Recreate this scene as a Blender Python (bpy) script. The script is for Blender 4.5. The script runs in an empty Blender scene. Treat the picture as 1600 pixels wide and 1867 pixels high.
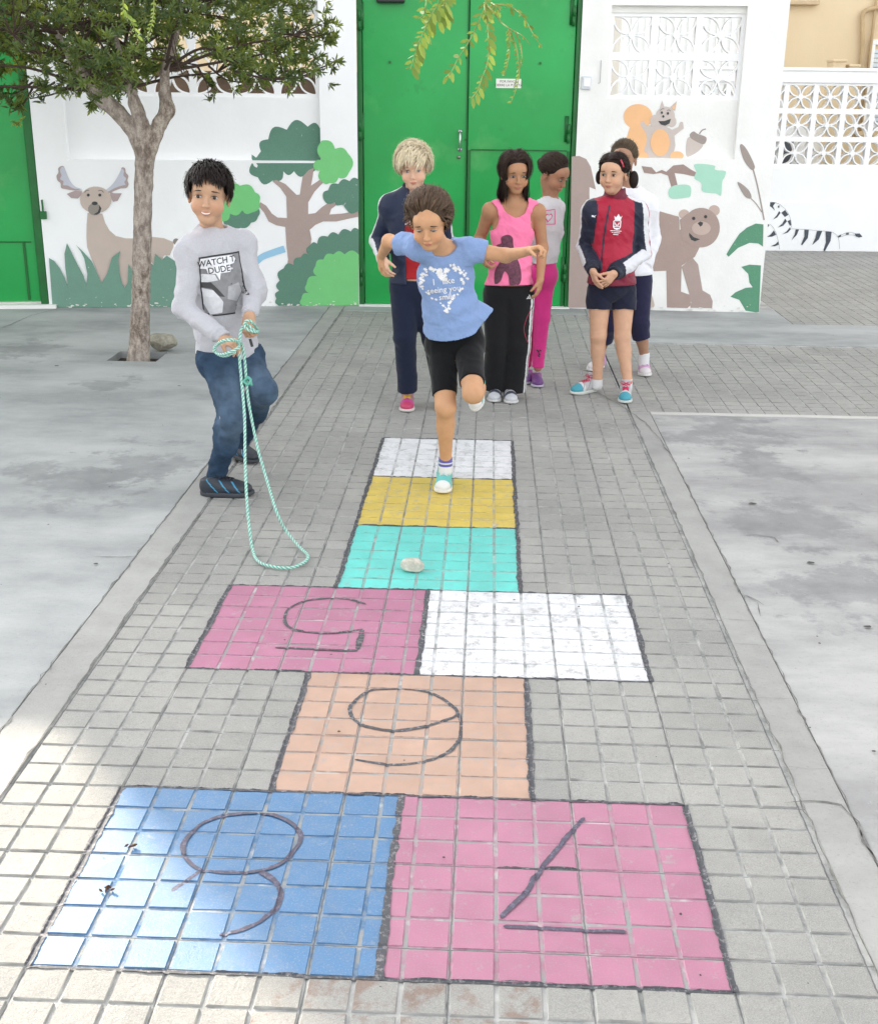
EXPO=2.12
import bpy, bmesh, math, random
import numpy as np
from mathutils import Vector, Matrix, geometry, noise as mnoise
from mathutils.bvhtree import BVHTree
random.seed(7); rng = np.random.default_rng(7)
scene = bpy.context.scene
COL = scene.collection
c = 0.095                                  # one paving cell
V3 = lambda *a: np.array(a, float)
def nz(v): v = np.asarray(v, float); return v / (np.linalg.norm(v) + 1e-12)

# ------------------------------------------------------------------ camera
CP = V3(0.32797, -1.93162, 1.67184)
FPX, YAW, PIT, ROL = 2162.0, -0.0381, 0.33665, 0.01166
_cy, _sy, _cp, _sp, _cr, _sr = math.cos(YAW), math.sin(YAW), math.cos(PIT), math.sin(PIT), math.cos(ROL), math.sin(ROL)
FW = V3(_sy*_cp, _cy*_cp, -_sp); _r = V3(_cy, -_sy, 0); _u = np.cross(_r, FW)
RT = _cr*_r + _sr*_u; UP = -_sr*_r + _cr*_u
def ray(x, y): return nz(FW*FPX + RT*(x-800) - UP*(y-933.5))
def G(x, y, z=0.0):
    d = ray(x, y); return CP + d*(z-CP[2])/d[2]
def W(x, y, Y):
    d = ray(x, y); return CP + d*(Y-CP[1])/d[1]
cam = bpy.data.objects.new("camera", bpy.data.cameras.new("camera")); COL.objects.link(cam)
cam.data.sensor_fit = 'VERTICAL'; cam.data.sensor_height = 36; cam.data.lens = FPX/1867*36
cam.data.clip_start = .05; cam.data.clip_end = 2000
cam.matrix_world = Matrix(((RT[0], UP[0], -FW[0], CP[0]), (RT[1], UP[1], -FW[1], CP[1]), (RT[2], UP[2], -FW[2], CP[2]), (0, 0, 0, 1)))
scene.camera = cam

# ------------------------------------------------------------------ materials
def S(r, g, b, k=1.0):
    f = lambda v: (v/255/12.92 if v <= 10 else ((v/255+.055)/1.055)**2.4)*k
    return (f(r), f(g), f(b), 1)
class NT:
    def __init__(s, name):
        s.m = bpy.data.materials.new(name); s.m.use_nodes = True; s.t = s.m.node_tree; s.n = s.t.nodes; s.b = s.n['Principled BSDF']; s.out = s.n['Material Output']
        s.tc = s.n.new('ShaderNodeTexCoord')
    def L(s, a, b): s.t.links.new(a, b)
    def noise(s, scale, detail=4, rough=.55, vec=None, stretch=None):
        q = s.n.new('ShaderNodeTexNoise'); q.inputs['Scale'].default_value = scale; q.inputs['Detail'].default_value = detail; q.inputs['Roughness'].default_value = rough
        src = vec or s.tc.outputs['Object']
        if stretch:
            mp = s.n.new('ShaderNodeMapping'); mp.inputs['Scale'].default_value = stretch; s.L(src, mp.inputs[0]); src = mp.outputs[0]
        s.L(src, q.inputs['Vector']); return q.outputs['Fac']
    def ramp(s, f, p0, p1, c0=(0, 0, 0, 1), c1=(1, 1, 1, 1)):
        q = s.n.new('ShaderNodeValToRGB'); e = q.color_ramp.elements; e[0].position = p0; e[1].position = p1; e[0].color = c0; e[1].color = c1
        s.L(f, q.inputs[0]); return q.outputs[0]
    def mix(s, f, a, b, mode='MIX'):
        q = s.n.new('ShaderNodeMix'); q.data_type = 'RGBA'; q.blend_type = mode
        for i, v in ((0, f), (6, a), (7, b)):
            if isinstance(v, (int, float)): q.inputs[i].default_value = v
            elif isinstance(v, tuple): q.inputs[i].default_value = v
            else: s.L(v, q.inputs[i])
        return q.outputs[2]
    def math(s, op, a, b=0.0):
        q = s.n.new('ShaderNodeMath'); q.operation = op
        for i, v in ((0, a), (1, b)):
            if isinstance(v, (int, float)): q.inputs[i].default_value = v
            else: s.L(v, q.inputs[i])
        return q.outputs[0]
    def cellvar(s, size, amt, colr):
        vm = s.n.new('ShaderNodeVectorMath'); vm.operation = 'MULTIPLY'; vm.inputs[1].default_value = (1/size, 1/size, 0); s.L(s.tc.outputs['Object'], vm.inputs[0])
        ad = s.n.new('ShaderNodeVectorMath'); ad.operation = 'ADD'; ad.inputs[1].default_value = (.0, -1/3 if size > .2 else 0, 0); s.L(vm.outputs[0], ad.inputs[0])
        fl = s.n.new('ShaderNodeVectorMath'); fl.operation = 'FLOOR'; s.L(ad.outputs[0], fl.inputs[0]); wn = s.n.new('ShaderNodeTexWhiteNoise'); wn.noise_dimensions = '3D'; s.L(fl.outputs[0], wn.inputs['Vector'])
        g_ = s.ramp(wn.outputs['Value'], 0, 1, (1-amt,)*3+(1,), (1, 1, 1, 1)); return s.mix(1.0, colr, g_, 'MULTIPLY')
    def bump(s, h, st=.3, dist=.01):
        q = s.n.new('ShaderNodeBump'); q.inputs['Strength'].default_value = st; q.inputs['Distance'].default_value = dist
        s.L(h, q.inputs['Height']); s.L(q.outputs[0], s.b.inputs['Normal']); return q
    def set(s, **k):
        for a, v in k.items():
            i = s.b.inputs[a.replace('_', ' ')]
            if isinstance(v, (int, float, tuple)): i.default_value = v
            else: s.L(v, i)
def simple(name, col, rough=.6, var=.12, scale=6, bump=.15, bscale=80, bd=.003, metal=0, spec=.5):
    n = NT(name); f = n.ramp(n.noise(scale, 5), .3, .7)
    lo = tuple(v*(1-var) for v in col[:3])+(1,); hi = tuple(min(1, v*(1+var)) for v in col[:3])+(1,)
    n.set(Base_Color=n.mix(f, lo, hi), Roughness=rough, Metallic=metal); n.b.inputs['Specular IOR Level'].default_value = spec
    if bump: n.bump(n.noise(bscale, 4), bump, bd)
    return n.m
def attr_mat(name, rough, bscale, bst, bd=.002, sheen=0, var=.12, sub=0, spec=.3, vscale=14, stretch=None):
    n = NT(name); a = n.n.new('ShaderNodeAttribute'); a.attribute_name = 'Col'
    f = n.ramp(n.noise(vscale, 5), .25, .75, (1-var,)*3+(1,), (1+0*var,)*3+(1,))
    n.set(Base_Color=n.mix(1.0, a.outputs['Color'], f, 'MULTIPLY'), Roughness=rough); n.b.inputs['Specular IOR Level'].default_value = spec
    if sheen: n.b.inputs['Sheen Weight'].default_value = sheen
    if sub:
        n.b.inputs['Subsurface Weight'].default_value = sub; n.b.inputs['Subsurface Radius'].default_value = (.012, .005, .003); n.b.inputs['Subsurface Scale'].default_value = 1.0
    n.bump(n.noise(bscale, 3, stretch=stretch), bst, bd); return n.m
M_skin = attr_mat('skin', .55, 260, .15, .001, sub=.15, var=.16, spec=.18, vscale=24)
M_cloth = attr_mat('cotton_cloth', .9, 420, .35, .0015, sheen=.15, var=.10, spec=.15)
M_melange = attr_mat('melange_jersey', .92, 420, .3, .0012, sheen=.1, var=.16, spec=.1, vscale=220)
M_denim = attr_mat('denim', .85, 500, .7, .003, var=.55, spec=.12, vscale=16, stretch=(1, 1, .4))
M_shiny = attr_mat('tracksuit_cloth', .55, 260, .2, .001, sheen=.1, var=.14, spec=.3)
M_shoe = attr_mat('shoe_material', .5, 300, .25, .001, var=.12, spec=.4)
M_hair = attr_mat('hair', .55, 500, .5, .002, var=.35, spec=.14, vscale=60)
M_rub = simple('rubber_white', S(225, 224, 218), .55, .08, 30, .1, 200)

# ------------------------------------------------------------------ object helpers
def link(o, parent=None, label=None, cat=None, group=None, kind=None):
    if o.name not in COL.objects: COL.objects.link(o)
    if parent is not None: o.parent = parent
    if label: o['label'] = label
    if cat: o['category'] = cat
    if group: o['group'] = group
    if kind: o['kind'] = kind
    return o
def empty(name, loc, label, cat, group=None):
    o = bpy.data.objects.new(name, None); o.location = tuple(loc); o.empty_display_size = .1
    return link(o, None, label, cat, group)
def np_mesh(name, v, f, mats, parent=None, smooth=False, mi=None, col=None, **kw):
    """v (n,3) world coordinates; f list of tuples or (m,k) array"""
    v = np.asarray(v, float).reshape(-1, 3)
    if parent is not None:
        q = parent; off = np.zeros(3)
        while q is not None: off += np.array(q.location); q = q.parent
        v = v - off
    me = bpy.data.meshes.new(name)
    if isinstance(f, np.ndarray):
        k = f.shape[1]; me.vertices.add(len(v)); me.vertices.foreach_set('co', v.astype(np.float32).ravel())
        me.loops.add(f.size); me.loops.foreach_set('vertex_index', f.astype(np.int32).ravel())
        me.polygons.add(len(f)); me.polygons.foreach_set('loop_start', np.arange(0, f.size, k, dtype=np.int32))
        me.update(calc_edges=True)
    else:
        me.from_pydata([tuple(p) for p in v], [], [tuple(int(i) for i in q) for q in f]); me.update()
    for m in (mats if isinstance(mats, (list, tuple)) else [mats]): me.materials.append(m)
    if mi is not None: me.polygons.foreach_set('material_index', np.asarray(mi, np.int32))
    me.polygons.foreach_set('use_smooth', np.full(len(me.polygons), bool(smooth)))
    if col is not None:
        a = me.color_attributes.new('Col', 'FLOAT_COLOR', 'POINT'); cc = np.ones((len(v), 4), np.float32); cc[:, :3] = np.asarray(col)[:, :3] if np.ndim(col) == 2 else np.asarray(col)[:3]
        a.data.foreach_set('color', cc.ravel())
    me.validate(); me.update()
    return link(bpy.data.objects.new(name, me), parent, **kw)
class MB:
    def __init__(s): s.v = []; s.f = []; s.mi = []; s.n = 0
    def add(s, v, f, m=0):
        s.v.append(np.asarray(v, float).reshape(-1, 3)); s.f += [tuple(i+s.n for i in q) for q in f]; s.mi += [m]*len(f); s.n += len(s.v[-1])
    def hexa(s, p, m=0):   # p: 8 pts: bottom 4 (ccw), top 4
        s.add(p, [(0, 3, 2, 1), (4, 5, 6, 7), (0, 1, 5, 4), (1, 2, 6, 5), (2, 3, 7, 6), (3, 0, 4, 7)], m)
    def box(s, x0, x1, y0, y1, z0, z1, m=0):
        s.hexa([(x0, y0, z0), (x1, y0, z0), (x1, y1, z0), (x0, y1, z0), (x0, y0, z1), (x1, y0, z1), (x1, y1, z1), (x0, y1, z1)], m)
    def tube(s, pts, rad, seg=8, m=0, cap=True):
        pts = np.asarray(pts, float); n = len(pts); rad = np.broadcast_to(np.asarray(rad, float), (n,))
        T = np.gradient(pts, axis=0); T /= np.linalg.norm(T, axis=1)[:, None]+1e-12
        a = V3(0, 0, 1) if abs(T[0][2]) < .9 else V3(1, 0, 0); N = nz(np.cross(T[0], a)); v = []
        for i in range(n):
            N = nz(N - T[i]*np.dot(N, T[i])); B = np.cross(T[i], N)
            for k in range(seg):
                t = 2*math.pi*k/seg; v.append(pts[i]+rad[i]*(math.cos(t)*N+math.sin(t)*B))
        f = [(i*seg+k, i*seg+(k+1) % seg, (i+1)*seg+(k+1) % seg, (i+1)*seg+k) for i in range(n-1) for k in range(seg)]
        if cap: f += [tuple(range(seg))[::-1], tuple((n-1)*seg+k for k in range(seg))]
        s.add(v, f, m)
    def obj(s, name, mats, parent=None, smooth=False, **kw):
        return np_mesh(name, np.vstack(s.v), s.f, mats, parent, smooth, s.mi, **kw)
def bevel(o, w=.004, seg=2, ang=40):
    m = o.modifiers.new('bevel', 'BEVEL'); m.width = w; m.segments = seg; m.limit_method = 'ANGLE'; m.angle_limit = math.radians(ang); return o
def catmull(P, n=8, closed=False):
    P = [np.asarray(p, float) for p in P]; m = len(P); out = []
    for i in range(m if closed else m-1):
        g = (lambda j: P[j % m]) if closed else (lambda j: P[min(max(j, 0), m-1)])
        a, b, d, e = g(i-1), g(i), g(i+1), g(i+2)
        for k in range(n):
            t = k/n; out.append(.5*((2*b)+(-a+d)*t+(2*a-5*b+4*d-e)*t*t+(-a+3*b-3*d+e)*t**3))
    if not closed: out.append(P[-1])
    return np.array(out)

# ------------------------------------------------------------------ signed distance modelling
def smin(a, b, k):
    h = np.clip(.5+.5*(b-a)/k, 0, 1); return b+(a-b)*h-k*h*(1-h)
class SD:
    def __init__(s): s.p = []
    def cone(s, a, b, ra, rb, k=.02, caps=(), op='u', grp=0):
        a, b = np.asarray(a, float), np.asarray(b, float); s.p.append(('c', a, b, ra, rb, k, caps, op, (a+b)/2, np.linalg.norm(a-b)/2+max(ra, rb), grp)); return s
    def ell(s, cc, r, Mx=None, k=.02, caps=(), op='u', grp=0):
        s.p.append(('e', np.asarray(cc, float), np.asarray(r, float), np.eye(3) if Mx is None else Mx, 0, k, caps, op, np.asarray(cc, float), max(r), grp)); return s
    def cut(s, pt, n):   # keep the side where dot(p-pt,n)<0
        s.p.append(('h', np.asarray(pt, float), nz(n), 0, 0, 0, (), 'i', None, 0, 0)); return s
    def fn(s, f): s.p.append(('f', f, 0, 0, 0, 0, (), 'f', None, 0, 0)); return s
    def val(s, P, mg=.06):
        d = np.full(len(P), .25); pl, ph_ = P.min(0), P.max(0)
        for q in s.p:
            ty = q[0]
            if ty == 'h': d = np.maximum(d, (P-q[1])@q[2]); continue
            if ty == 'f': d = q[1](P, d); continue
            C = q[8]; w = q[9]+mg
            if (C+w < pl).any() or (C-w > ph_).any(): continue
            near = (np.abs(P[:, 0]-C[0]) < w) & (np.abs(P[:, 1]-C[1]) < w) & (np.abs(P[:, 2]-C[2]) < w)
            if not near.any(): continue
            X = P[near]
            if ty == 'c':
                a, b, ra, rb = q[1:5]; ab = b-a; t = np.clip(((X-a)@ab)/(ab@ab+1e-12), 0, 1)
                e = np.linalg.norm(X-a-t[:, None]*ab, axis=1)-(ra+(rb-ra)*t)
            else:
                L = (X-q[1])@q[3]; r = q[2]; k0 = np.linalg.norm(L/r, axis=1); k1 = np.linalg.norm(L/(r*r), axis=1)+1e-9; e = k0*(k0-1)/k1
            for (pt, n) in q[6]: e = np.maximum(e, (X-pt)@n)
            k = max(q[5], 1e-4)
            if q[7] == 'u': d[near] = smin(d[near], e, k)
            elif q[7] == 's': d[near] = -smin(-d[near], e, k)
        return d
    def bounds(s, pad=.03):
        A = [(q[8]-q[9], q[8]+q[9]) for q in s.p if q[0] in 'ce' and q[7] == 'u']
        return np.min([a for a, _ in A], axis=0)-pad, np.max([b for _, b in A], axis=0)+pad
    def mesh(s, h=.005):
        lo, hi = s.bounds(); B = 8; nb = np.ceil((hi-lo)/(h*B)).astype(int)+1; N = nb*B
        bi = np.stack(np.meshgrid(*[np.arange(n) for n in nb], indexing='ij'), -1).reshape(-1, 3)
        cen = lo+(bi+.5)*B*h; dc = s.val(cen, .16)
        act = np.abs(dc) < B*h*.9+.012
        D = np.repeat(np.repeat(np.repeat(np.where(dc < 0, -1., 1.).reshape(nb), B, 0), B, 1), B, 2).astype(np.float32)
        loc = np.stack(np.meshgrid(*[np.arange(B)]*3, indexing='ij'), -1).reshape(-1, 3)
        ab = bi[act]
        for i0 in range(0, len(ab), 40):
            sub = ab[i0:i0+40]; idx = (sub[:, None, :]*B+loc[None]).reshape(-1, 3)
            D[idx[:, 0], idx[:, 1], idx[:, 2]] = s.val(lo+idx*h)
        D[0] = D[-1] = 1; D[:, 0] = D[:, -1] = 1; D[:, :, 0] = D[:, :, -1] = 1
        I = D < 0
        cnt = sum(I[a:N[0]-1+a, b:N[1]-1+b, e:N[2]-1+e].astype(np.int8) for a in (0, 1) for b in (0, 1) for e in (0, 1))
        cell = (cnt > 0) & (cnt < 8); ci = np.argwhere(cell); vid = np.full(cell.shape, -1, np.int32); vid[cell] = np.arange(len(ci))
        cor = [(a, b, e) for a in (0, 1) for b in (0, 1) for e in (0, 1)]
        cv = {q: D[ci[:, 0]+q[0], ci[:, 1]+q[1], ci[:, 2]+q[2]].astype(float) for q in cor}
        acc = np.zeros((len(ci), 3)); w = np.zeros(len(ci))
        for q in cor:
            for ax in range(3):
                if q[ax] == 0:
                    r = list(q); r[ax] = 1; r = tuple(r); va, vb = cv[q], cv[r]; m = (va < 0) != (vb < 0)
                    t = np.where(m, va/np.where(m, va-vb, 1), 0); pt = np.tile(np.array(q, float), (len(ci), 1)); pt[:, ax] += t
                    acc += pt*m[:, None]; w += m
        V = lo+(ci+acc/w[:, None])*h; F = []
        for ax in range(3):
            o1, o2 = [(1, 2), (2, 0), (0, 1)][ax]
            A = np.moveaxis(I, ax, 0); m = A[1:] != A[:-1]; m = np.moveaxis(m, 0, ax)
            e = np.argwhere(m); e = e[(e[:, o1] > 0) & (e[:, o2] > 0) & (e[:, o1] < N[o1]-1) & (e[:, o2] < N[o2]-1)]
            ins = I[e[:, 0], e[:, 1], e[:, 2]]
            def g(d1, d2):
                k = e.copy(); k[:, o1] -= d1; k[:, o2] -= d2; return vid[k[:, 0], k[:, 1], k[:, 2]]
            q = np.stack([g(1, 1), g(0, 1), g(0, 0), g(1, 0)], 1); q[~ins] = q[~ins][:, ::-1]; F.append(q[(q >= 0).all(1)])
        return V, np.vstack(F)
def sd_obj(name, sd, h, mat, parent, col=None, **kw):
    sd.p = [q for q in sd.p if q[0] != 'h']+[q for q in sd.p if q[0] == 'h']; v, f = sd.mesh(h)
    cc = col(v) if callable(col) else (np.tile(np.array(col[:3]), (len(v), 1)) if col is not None else None)
    o = np_mesh(name, v, f, mat, parent, True, col=cc, **kw)
    return o, v, f
def wob(P, s=1.0, ph=0.0):
    x, y, z = P[:, 0]*s, P[:, 1]*s, P[:, 2]*s
    return (np.sin(7.1*x+3.3*np.sin(2.3*z+ph)+ph)*np.sin(5.7*z+2.1*np.sin(3.1*y)+1.7*ph) + .6*np.sin(13.7*z+6.1*x+4*np.sin(3.9*y+ph)) + .4*np.sin(23.1*x-19*y+11*z+ph))/2
# ================================================================== THE GROUND
def conc_mat(name, base, dark, scale=1.0, rough=.8, st=(1, 1, 1), grey2=None, stains=()):
    n = NT(name)
    big = n.ramp(n.noise(.9*scale, 6, .62, stretch=st), .40, .60); mid = n.ramp(n.noise(5*scale, 6, .65), .25, .8); fine = n.noise(260, 3, .7)
    c0 = n.mix(big, dark, base)
    if stains:
        sx = n.n.new('ShaderNodeSeparateXYZ'); n.L(n.tc.outputs['Object'], sx.inputs[0]); nn = n.noise(4.5, 6, .7)
        for (X_, Y_, R_) in stains:
            dx = n.math('SUBTRACT', sx.outputs[0], X_); dy = n.math('MULTIPLY', n.math('SUBTRACT', sx.outputs[1], Y_), .8); d2 = n.math('SQRT', n.math('ADD', n.math('MULTIPLY', dx, dx), n.math('MULTIPLY', dy, dy)))
            m_ = n.math('MULTIPLY', n.ramp(n.math('SUBTRACT', nn, n.math('DIVIDE', d2, R_*3.2)), .32, .42), .55); c0 = n.mix(m_, c0, S(132, 134, 135, .7))
    c1 = n.mix(n.math('MULTIPLY', mid, .22), c0, grey2 or S(226, 226, 222, .9))
    c2 = n.mix(n.math('MULTIPLY', n.ramp(fine, .62, .72), .35), c1, (.16, .16, .16, 1))
    c3 = n.mix(n.math('MULTIPLY', n.ramp(n.noise(38, 4, .7), .66, .74), .4), c2, (.5, .5, .48, 1)); c3 = n.mix(n.math('MULTIPLY', n.ramp(n.noise(75, 5, .8), .56, .64), .22), c3, (.13, .125, .12, 1))
    n.set(Base_Color=c3, Roughness=rough); n.b.inputs['Specular IOR Level'].default_value = .25
    n.bump(n.math('ADD', n.noise(180, 5, .7), n.math('MULTIPLY', n.noise(6, 5), 3.0)), .35, .004); return n.m
M_conc = conc_mat('concrete', S(190, 192, 191, .78), S(160, 163, 163, .74), 1.0, st=(.8, 1.7, 1), stains=[(*G(255, 850)[:2], .5), (*G(150, 880)[:2], .45), (*G(60, 858)[:2], .25), (*G(205, 700)[:2], .3), (*G(30, 640)[:2], .5)])
M_conc2 = conc_mat('stained_concrete', S(196, 195, 192, .77), S(164, 163, 162, .73), 1.35, st=(.7, 1.9, 1), stains=[(*G(1330, 790)[:2], .6), (*G(1400, 850)[:2], .4), (*G(1450, 950)[:2], .5), (*G(1560, 1075)[:2], .5)])
M_strip = conc_mat('strip_concrete', S(188, 187, 182, .68), S(172, 171, 167, .66), 1.4)
M_far = conc_mat('ground_far', S(190, 190, 186, .7), S(170, 170, 166, .7), .4)
M_soil = simple('soil', (.05, .04, .03, 1), .95, .4, 20, .8, 60, .02)
def tile_mat(name, col, dk, grain=.4):
    n = NT(name)
    a = n.ramp(n.noise(2.2, 6, .6), .35, .7); b = n.ramp(n.noise(320, 2, .8), .45, .62); g = n.ramp(n.noise(34, 5, .7), .3, .75)
    c0 = n.mix(a, dk, col); c1 = n.mix(n.math('MULTIPLY', b, grain), c0, S(214, 213, 208, .85)); c2 = n.mix(n.math('MULTIPLY', g, .18), c1, (.18, .18, .175, 1))
    # rusty worn patch in the row below the painted squares
    sx = n.n.new('ShaderNodeSeparateXYZ'); n.L(n.tc.outputs['Object'], sx.inputs[0])
    yb = n.math('MULTIPLY', n.math('LESS_THAN', sx.outputs[1], -.004), n.math('GREATER_THAN', sx.outputs[1], -.195))
    xb = n.math('MULTIPLY', n.math('GREATER_THAN', sx.outputs[0], -.1), n.math('LESS_THAN', sx.outputs[0], .47))
    rm = n.math('MULTIPLY', n.math('MULTIPLY', yb, xb), n.ramp(n.noise(13, 5, .7), .5, .62))
    c3 = n.mix(n.math('MULTIPLY', rm, .55), c2, S(150, 112, 92, .8))
    c3 = n.cellvar(3*c, .12, n.cellvar(c, .07, c3)); c3 = n.mix(n.math('MULTIPLY', n.ramp(n.noise(120, 3, .8), .58, .66), .28), c3, (.12, .115, .105, 1))
    n.set(Base_Color=c3, Roughness=.82); n.b.inputs['Specular IOR Level'].default_value = .25; n.bump(n.math('ADD', n.noise(300, 4, .75), n.math('MULTIPLY', n.noise(40, 5, .7), 1.5)), .6, .004); return n.m
M_tile = tile_mat('paving_tile', S(194, 191, 184, .76), S(174, 173, 168, .76))
def grout_mat(name, col, dk, paint=None, amt=0):
    n = NT(name); sx = n.n.new('ShaderNodeSeparateXYZ'); n.L(n.tc.outputs['Object'], sx.inputs[0])
    def joint(o, w):
        wv = n.math('ADD', n.math('MULTIPLY', n.math('SUBTRACT', n.noise(40, 3), .5), .006), o)
        m = n.math('FLOORED_MODULO', n.math('ADD', wv, .5*3*c), 3*c)
        return n.math('LESS_THAN', n.math('ABSOLUTE', n.math('SUBTRACT', m, .5*3*c)), w)
    j = n.math('MAXIMUM', joint(sx.outputs[0], .0017), joint(n.math('SUBTRACT', sx.outputs[1], c), .0017))
    c0 = n.mix(n.ramp(n.noise(7, 6, .75), .38, .6), dk, col)
    if paint is not None:
        c0 = n.mix(n.math('MULTIPLY', n.ramp(n.noise(14, 4, .7), .4, .6), amt), c0, paint)
    c1 = n.mix(n.math('MULTIPLY', n.ramp(n.noise(9, 5), .58, .66), .5), c0, S(225, 225, 220, .8))
    n.set(Base_Color=n.mix(n.math('MULTIPLY', j, .6), c1, (.06, .06, .058, 1)), Roughness=.95); n.bump(n.noise(200, 3), .5, .003); return n.m
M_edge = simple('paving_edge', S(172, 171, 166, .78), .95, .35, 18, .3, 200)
M_grout = grout_mat('paving_groove', S(194, 193, 189, .84), S(150, 152, 150, .76))
HG = -.0048
def slab(name, rects, mat, z1=0.0, z0=-.05, **kw):
    b = MB()
    for r in rects: b.box(*r, z0, z1)
    return b.obj(name, mat, kind='structure', **kw)
g = MB(); g.add([(-400, -400, -.052), (400, -400, -.052), (400, 600, -.052), (-400, 600, -.052)], [(0, 1, 2, 3)]); g.obj('ground', M_far, kind='structure')
YT0 = G(1300, 750)[1]; YT1 = G(1300, 628)[1]; YP0 = G(1500, 592)[1]
PX, PY = -1.975, 5.82
pit = (PX-.2, PX+.13, PY-.11, PY+.2)
slab('concrete_yard', [(-30, pit[0], -7, 8.4), (pit[1], -.99, -7, 8.4), (pit[0], pit[1], -7, pit[2]), (pit[0], pit[1], pit[3], 8.4)], M_conc)
b = MB(); b.add([(pit[0], pit[2], -.048), (pit[1], pit[2], -.048), (pit[1], pit[3], -.048), (pit[0], pit[3], -.048)], [(0, 1, 2, 3)]); b.obj('soil', M_soil, kind='structure')
slab('path_edge', [(-.986, -.864, -7, 8.3)], M_strip, z1=.001)
slab('path_edge', [(1.155, 1.262, -7, YT0-.05)], M_strip, z1=.001)
slab('concrete_yard', [(1.266, 30, -7, YT0-.11)], M_conc2)
slab('kerb', [(1.266, 30, YT0-.106, YT0-.05)], simple('kerb_concrete', S(212, 210, 204, .8), .8, .08, 5, .3, 150), z1=.003)
slab('pavement', [(1.155, 30, YT1+.03, YP0), (-.86, 1.15, 7.83, 8.3), (1.155, 2.75, YP0+.002, 8.3)], M_conc)
def cells(x0, y0, nx, ny, skip=None, rs=np.random.default_rng(3)):
    ii, jj = np.meshgrid(np.arange(nx), np.arange(ny), indexing='ij'); ii = ii.ravel(); jj = jj.ravel()
    if skip is not None: m = ~skip(ii, jj); ii, jj = ii[m], jj[m]
    n = len(ii); X = x0+ii*c; Y = y0+jj*c; v = np.zeros((n, 8, 3)); d0, d1 = .0032, .0060
    for k, (a, b_) in enumerate(((0, 0), (1, 0), (1, 1), (0, 1))):
        for t, d in ((0, d0), (4, d1)):
            v[:, k+t, 0] = X+(d if a == 0 else c-d)+rs.normal(0, .0006, n); v[:, k+t, 1] = Y+(d if b_ == 0 else c-d)+rs.normal(0, .0006, n)
            v[:, k+t, 2] = HG-.001 if t == 0 else 0
    v[:, 4:, 2] += rs.normal(-.0004, .0005, (n, 1))+rs.normal(0, .0004, (n, 4))
    f = np.array([(4, 5, 6, 7), (0, 1, 5, 4), (1, 2, 6, 5), (2, 3, 7, 6), (3, 0, 4, 7)]); F = (np.arange(n)[:, None, None]*8+f[None]).reshape(-1, 4)
    return v.reshape(-1, 3), F
# painted squares in cell units: u0,u1,v0,v1
SQ = [('blue', -6, 1.5, 0, 7), ('pink', 1.5, 9, 0, 7), ('orange', -2, 5, 7, 14), ('magenta', -6, 1.5, 14, 21), ('white', 1.5, 9, 14, 21),
      ('turquoise', -2, 5, 21, 28), ('yellow', -2, 5, 28, 35), ('white', -2, 5, 35, 42)]
def in_sq(u, v):
    for k, (nme, a, b_, e, f_) in enumerate(SQ):
        if a <= u < b_ and e <= v < f_: return k
    return -1
nv0, nv1 = -9, 82
skipm = lambda ii, jj: np.array([in_sq(i-9+.49, j+nv0+.5) >= 0 for i, j in zip(ii, jj)])
b = MB(); b.add([(-.9, nv0*c-.3, HG), (1.16, nv0*c-.3, HG), (1.16, 7.835, HG), (-.9, 7.835, HG)], [(0, 1, 2, 3)])
yk = math.ceil(YT0/c)*c; ny = int((YT1-yk)/c)
b.add([(1.152, YT0-.06, HG), (9.5, YT0-.06, HG), (9.5, YT1+.04, HG), (1.152, YT1+.04, HG)], [(0, 1, 2, 3)])
b.add([(2.4, YP0-.01, HG), (9.6, YP0-.01, HG), (9.6, 13.2, HG), (2.4, 13.2, HG)], [(0, 1, 2, 3)]); b.obj('path', M_grout, kind='structure')
sets = [cells(-9*c, nv0*c, 21, nv1-nv0, skipm), cells(1.155, YT0-.045, 86, int((YT1-YT0+.07)/c)), cells(2.76, YP0+.01, 70, int((12.9-YP0)/c)+1)]
vv = []; ff = []; o_ = 0
for v, f in sets: vv.append(v); ff.append(f+o_); o_ += len(v)
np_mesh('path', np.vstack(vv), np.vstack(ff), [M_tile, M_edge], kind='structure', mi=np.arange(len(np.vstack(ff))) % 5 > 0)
# ---- painted hopscotch
hop = empty('hopscotch', (0, 0, 0), 'hopscotch court of coloured squares with black outlines painted on grey paving', 'hopscotch')
PAINT = {'blue': (S(46, 128, 186, .70), .50), 'pink': (S(206, 136, 164, .72), .65), 'orange': (S(214, 176, 154, .76), .7), 'magenta': (S(202, 128, 160, .78), .65),
         'white': (S(242, 242, 244, .9), .55), 'turquoise': (S(108, 228, 216, .86), .55), 'yellow': (S(228, 200, 84, .9), .6)}
def paint_mat(name, col, rough, wear, thr):
    n = NT(name); w = n.ramp(n.noise(15, 9, .8), thr, thr+.10); w2 = n.ramp(n.noise(190, 4, .85), .54, .64); bl = n.ramp(n.noise(7, 3), .3, .75)
    lo = tuple(x*.82 for x in col[:3])+(1,)
    c0 = n.mix(bl, col, lo); m = n.math('MAXIMUM', n.math('MULTIPLY', w, wear), n.math('MULTIPLY', w2, .38))
    cm = n.cellvar(c, .08, n.mix(m, c0, S(176, 174, 170, .76))); cm = n.mix(n.math('MULTIPLY', n.ramp(n.noise(26, 6, .75), .45, .75), .22), cm, S(160, 158, 155, .7))
    n.set(Base_Color=cm, Roughness=rough); n.b.inputs['Specular IOR Level'].default_value = 1.0 if rough < .55 else .5; n.bump(n.noise(260, 4, .75), .3, .0022); return n.m
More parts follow.
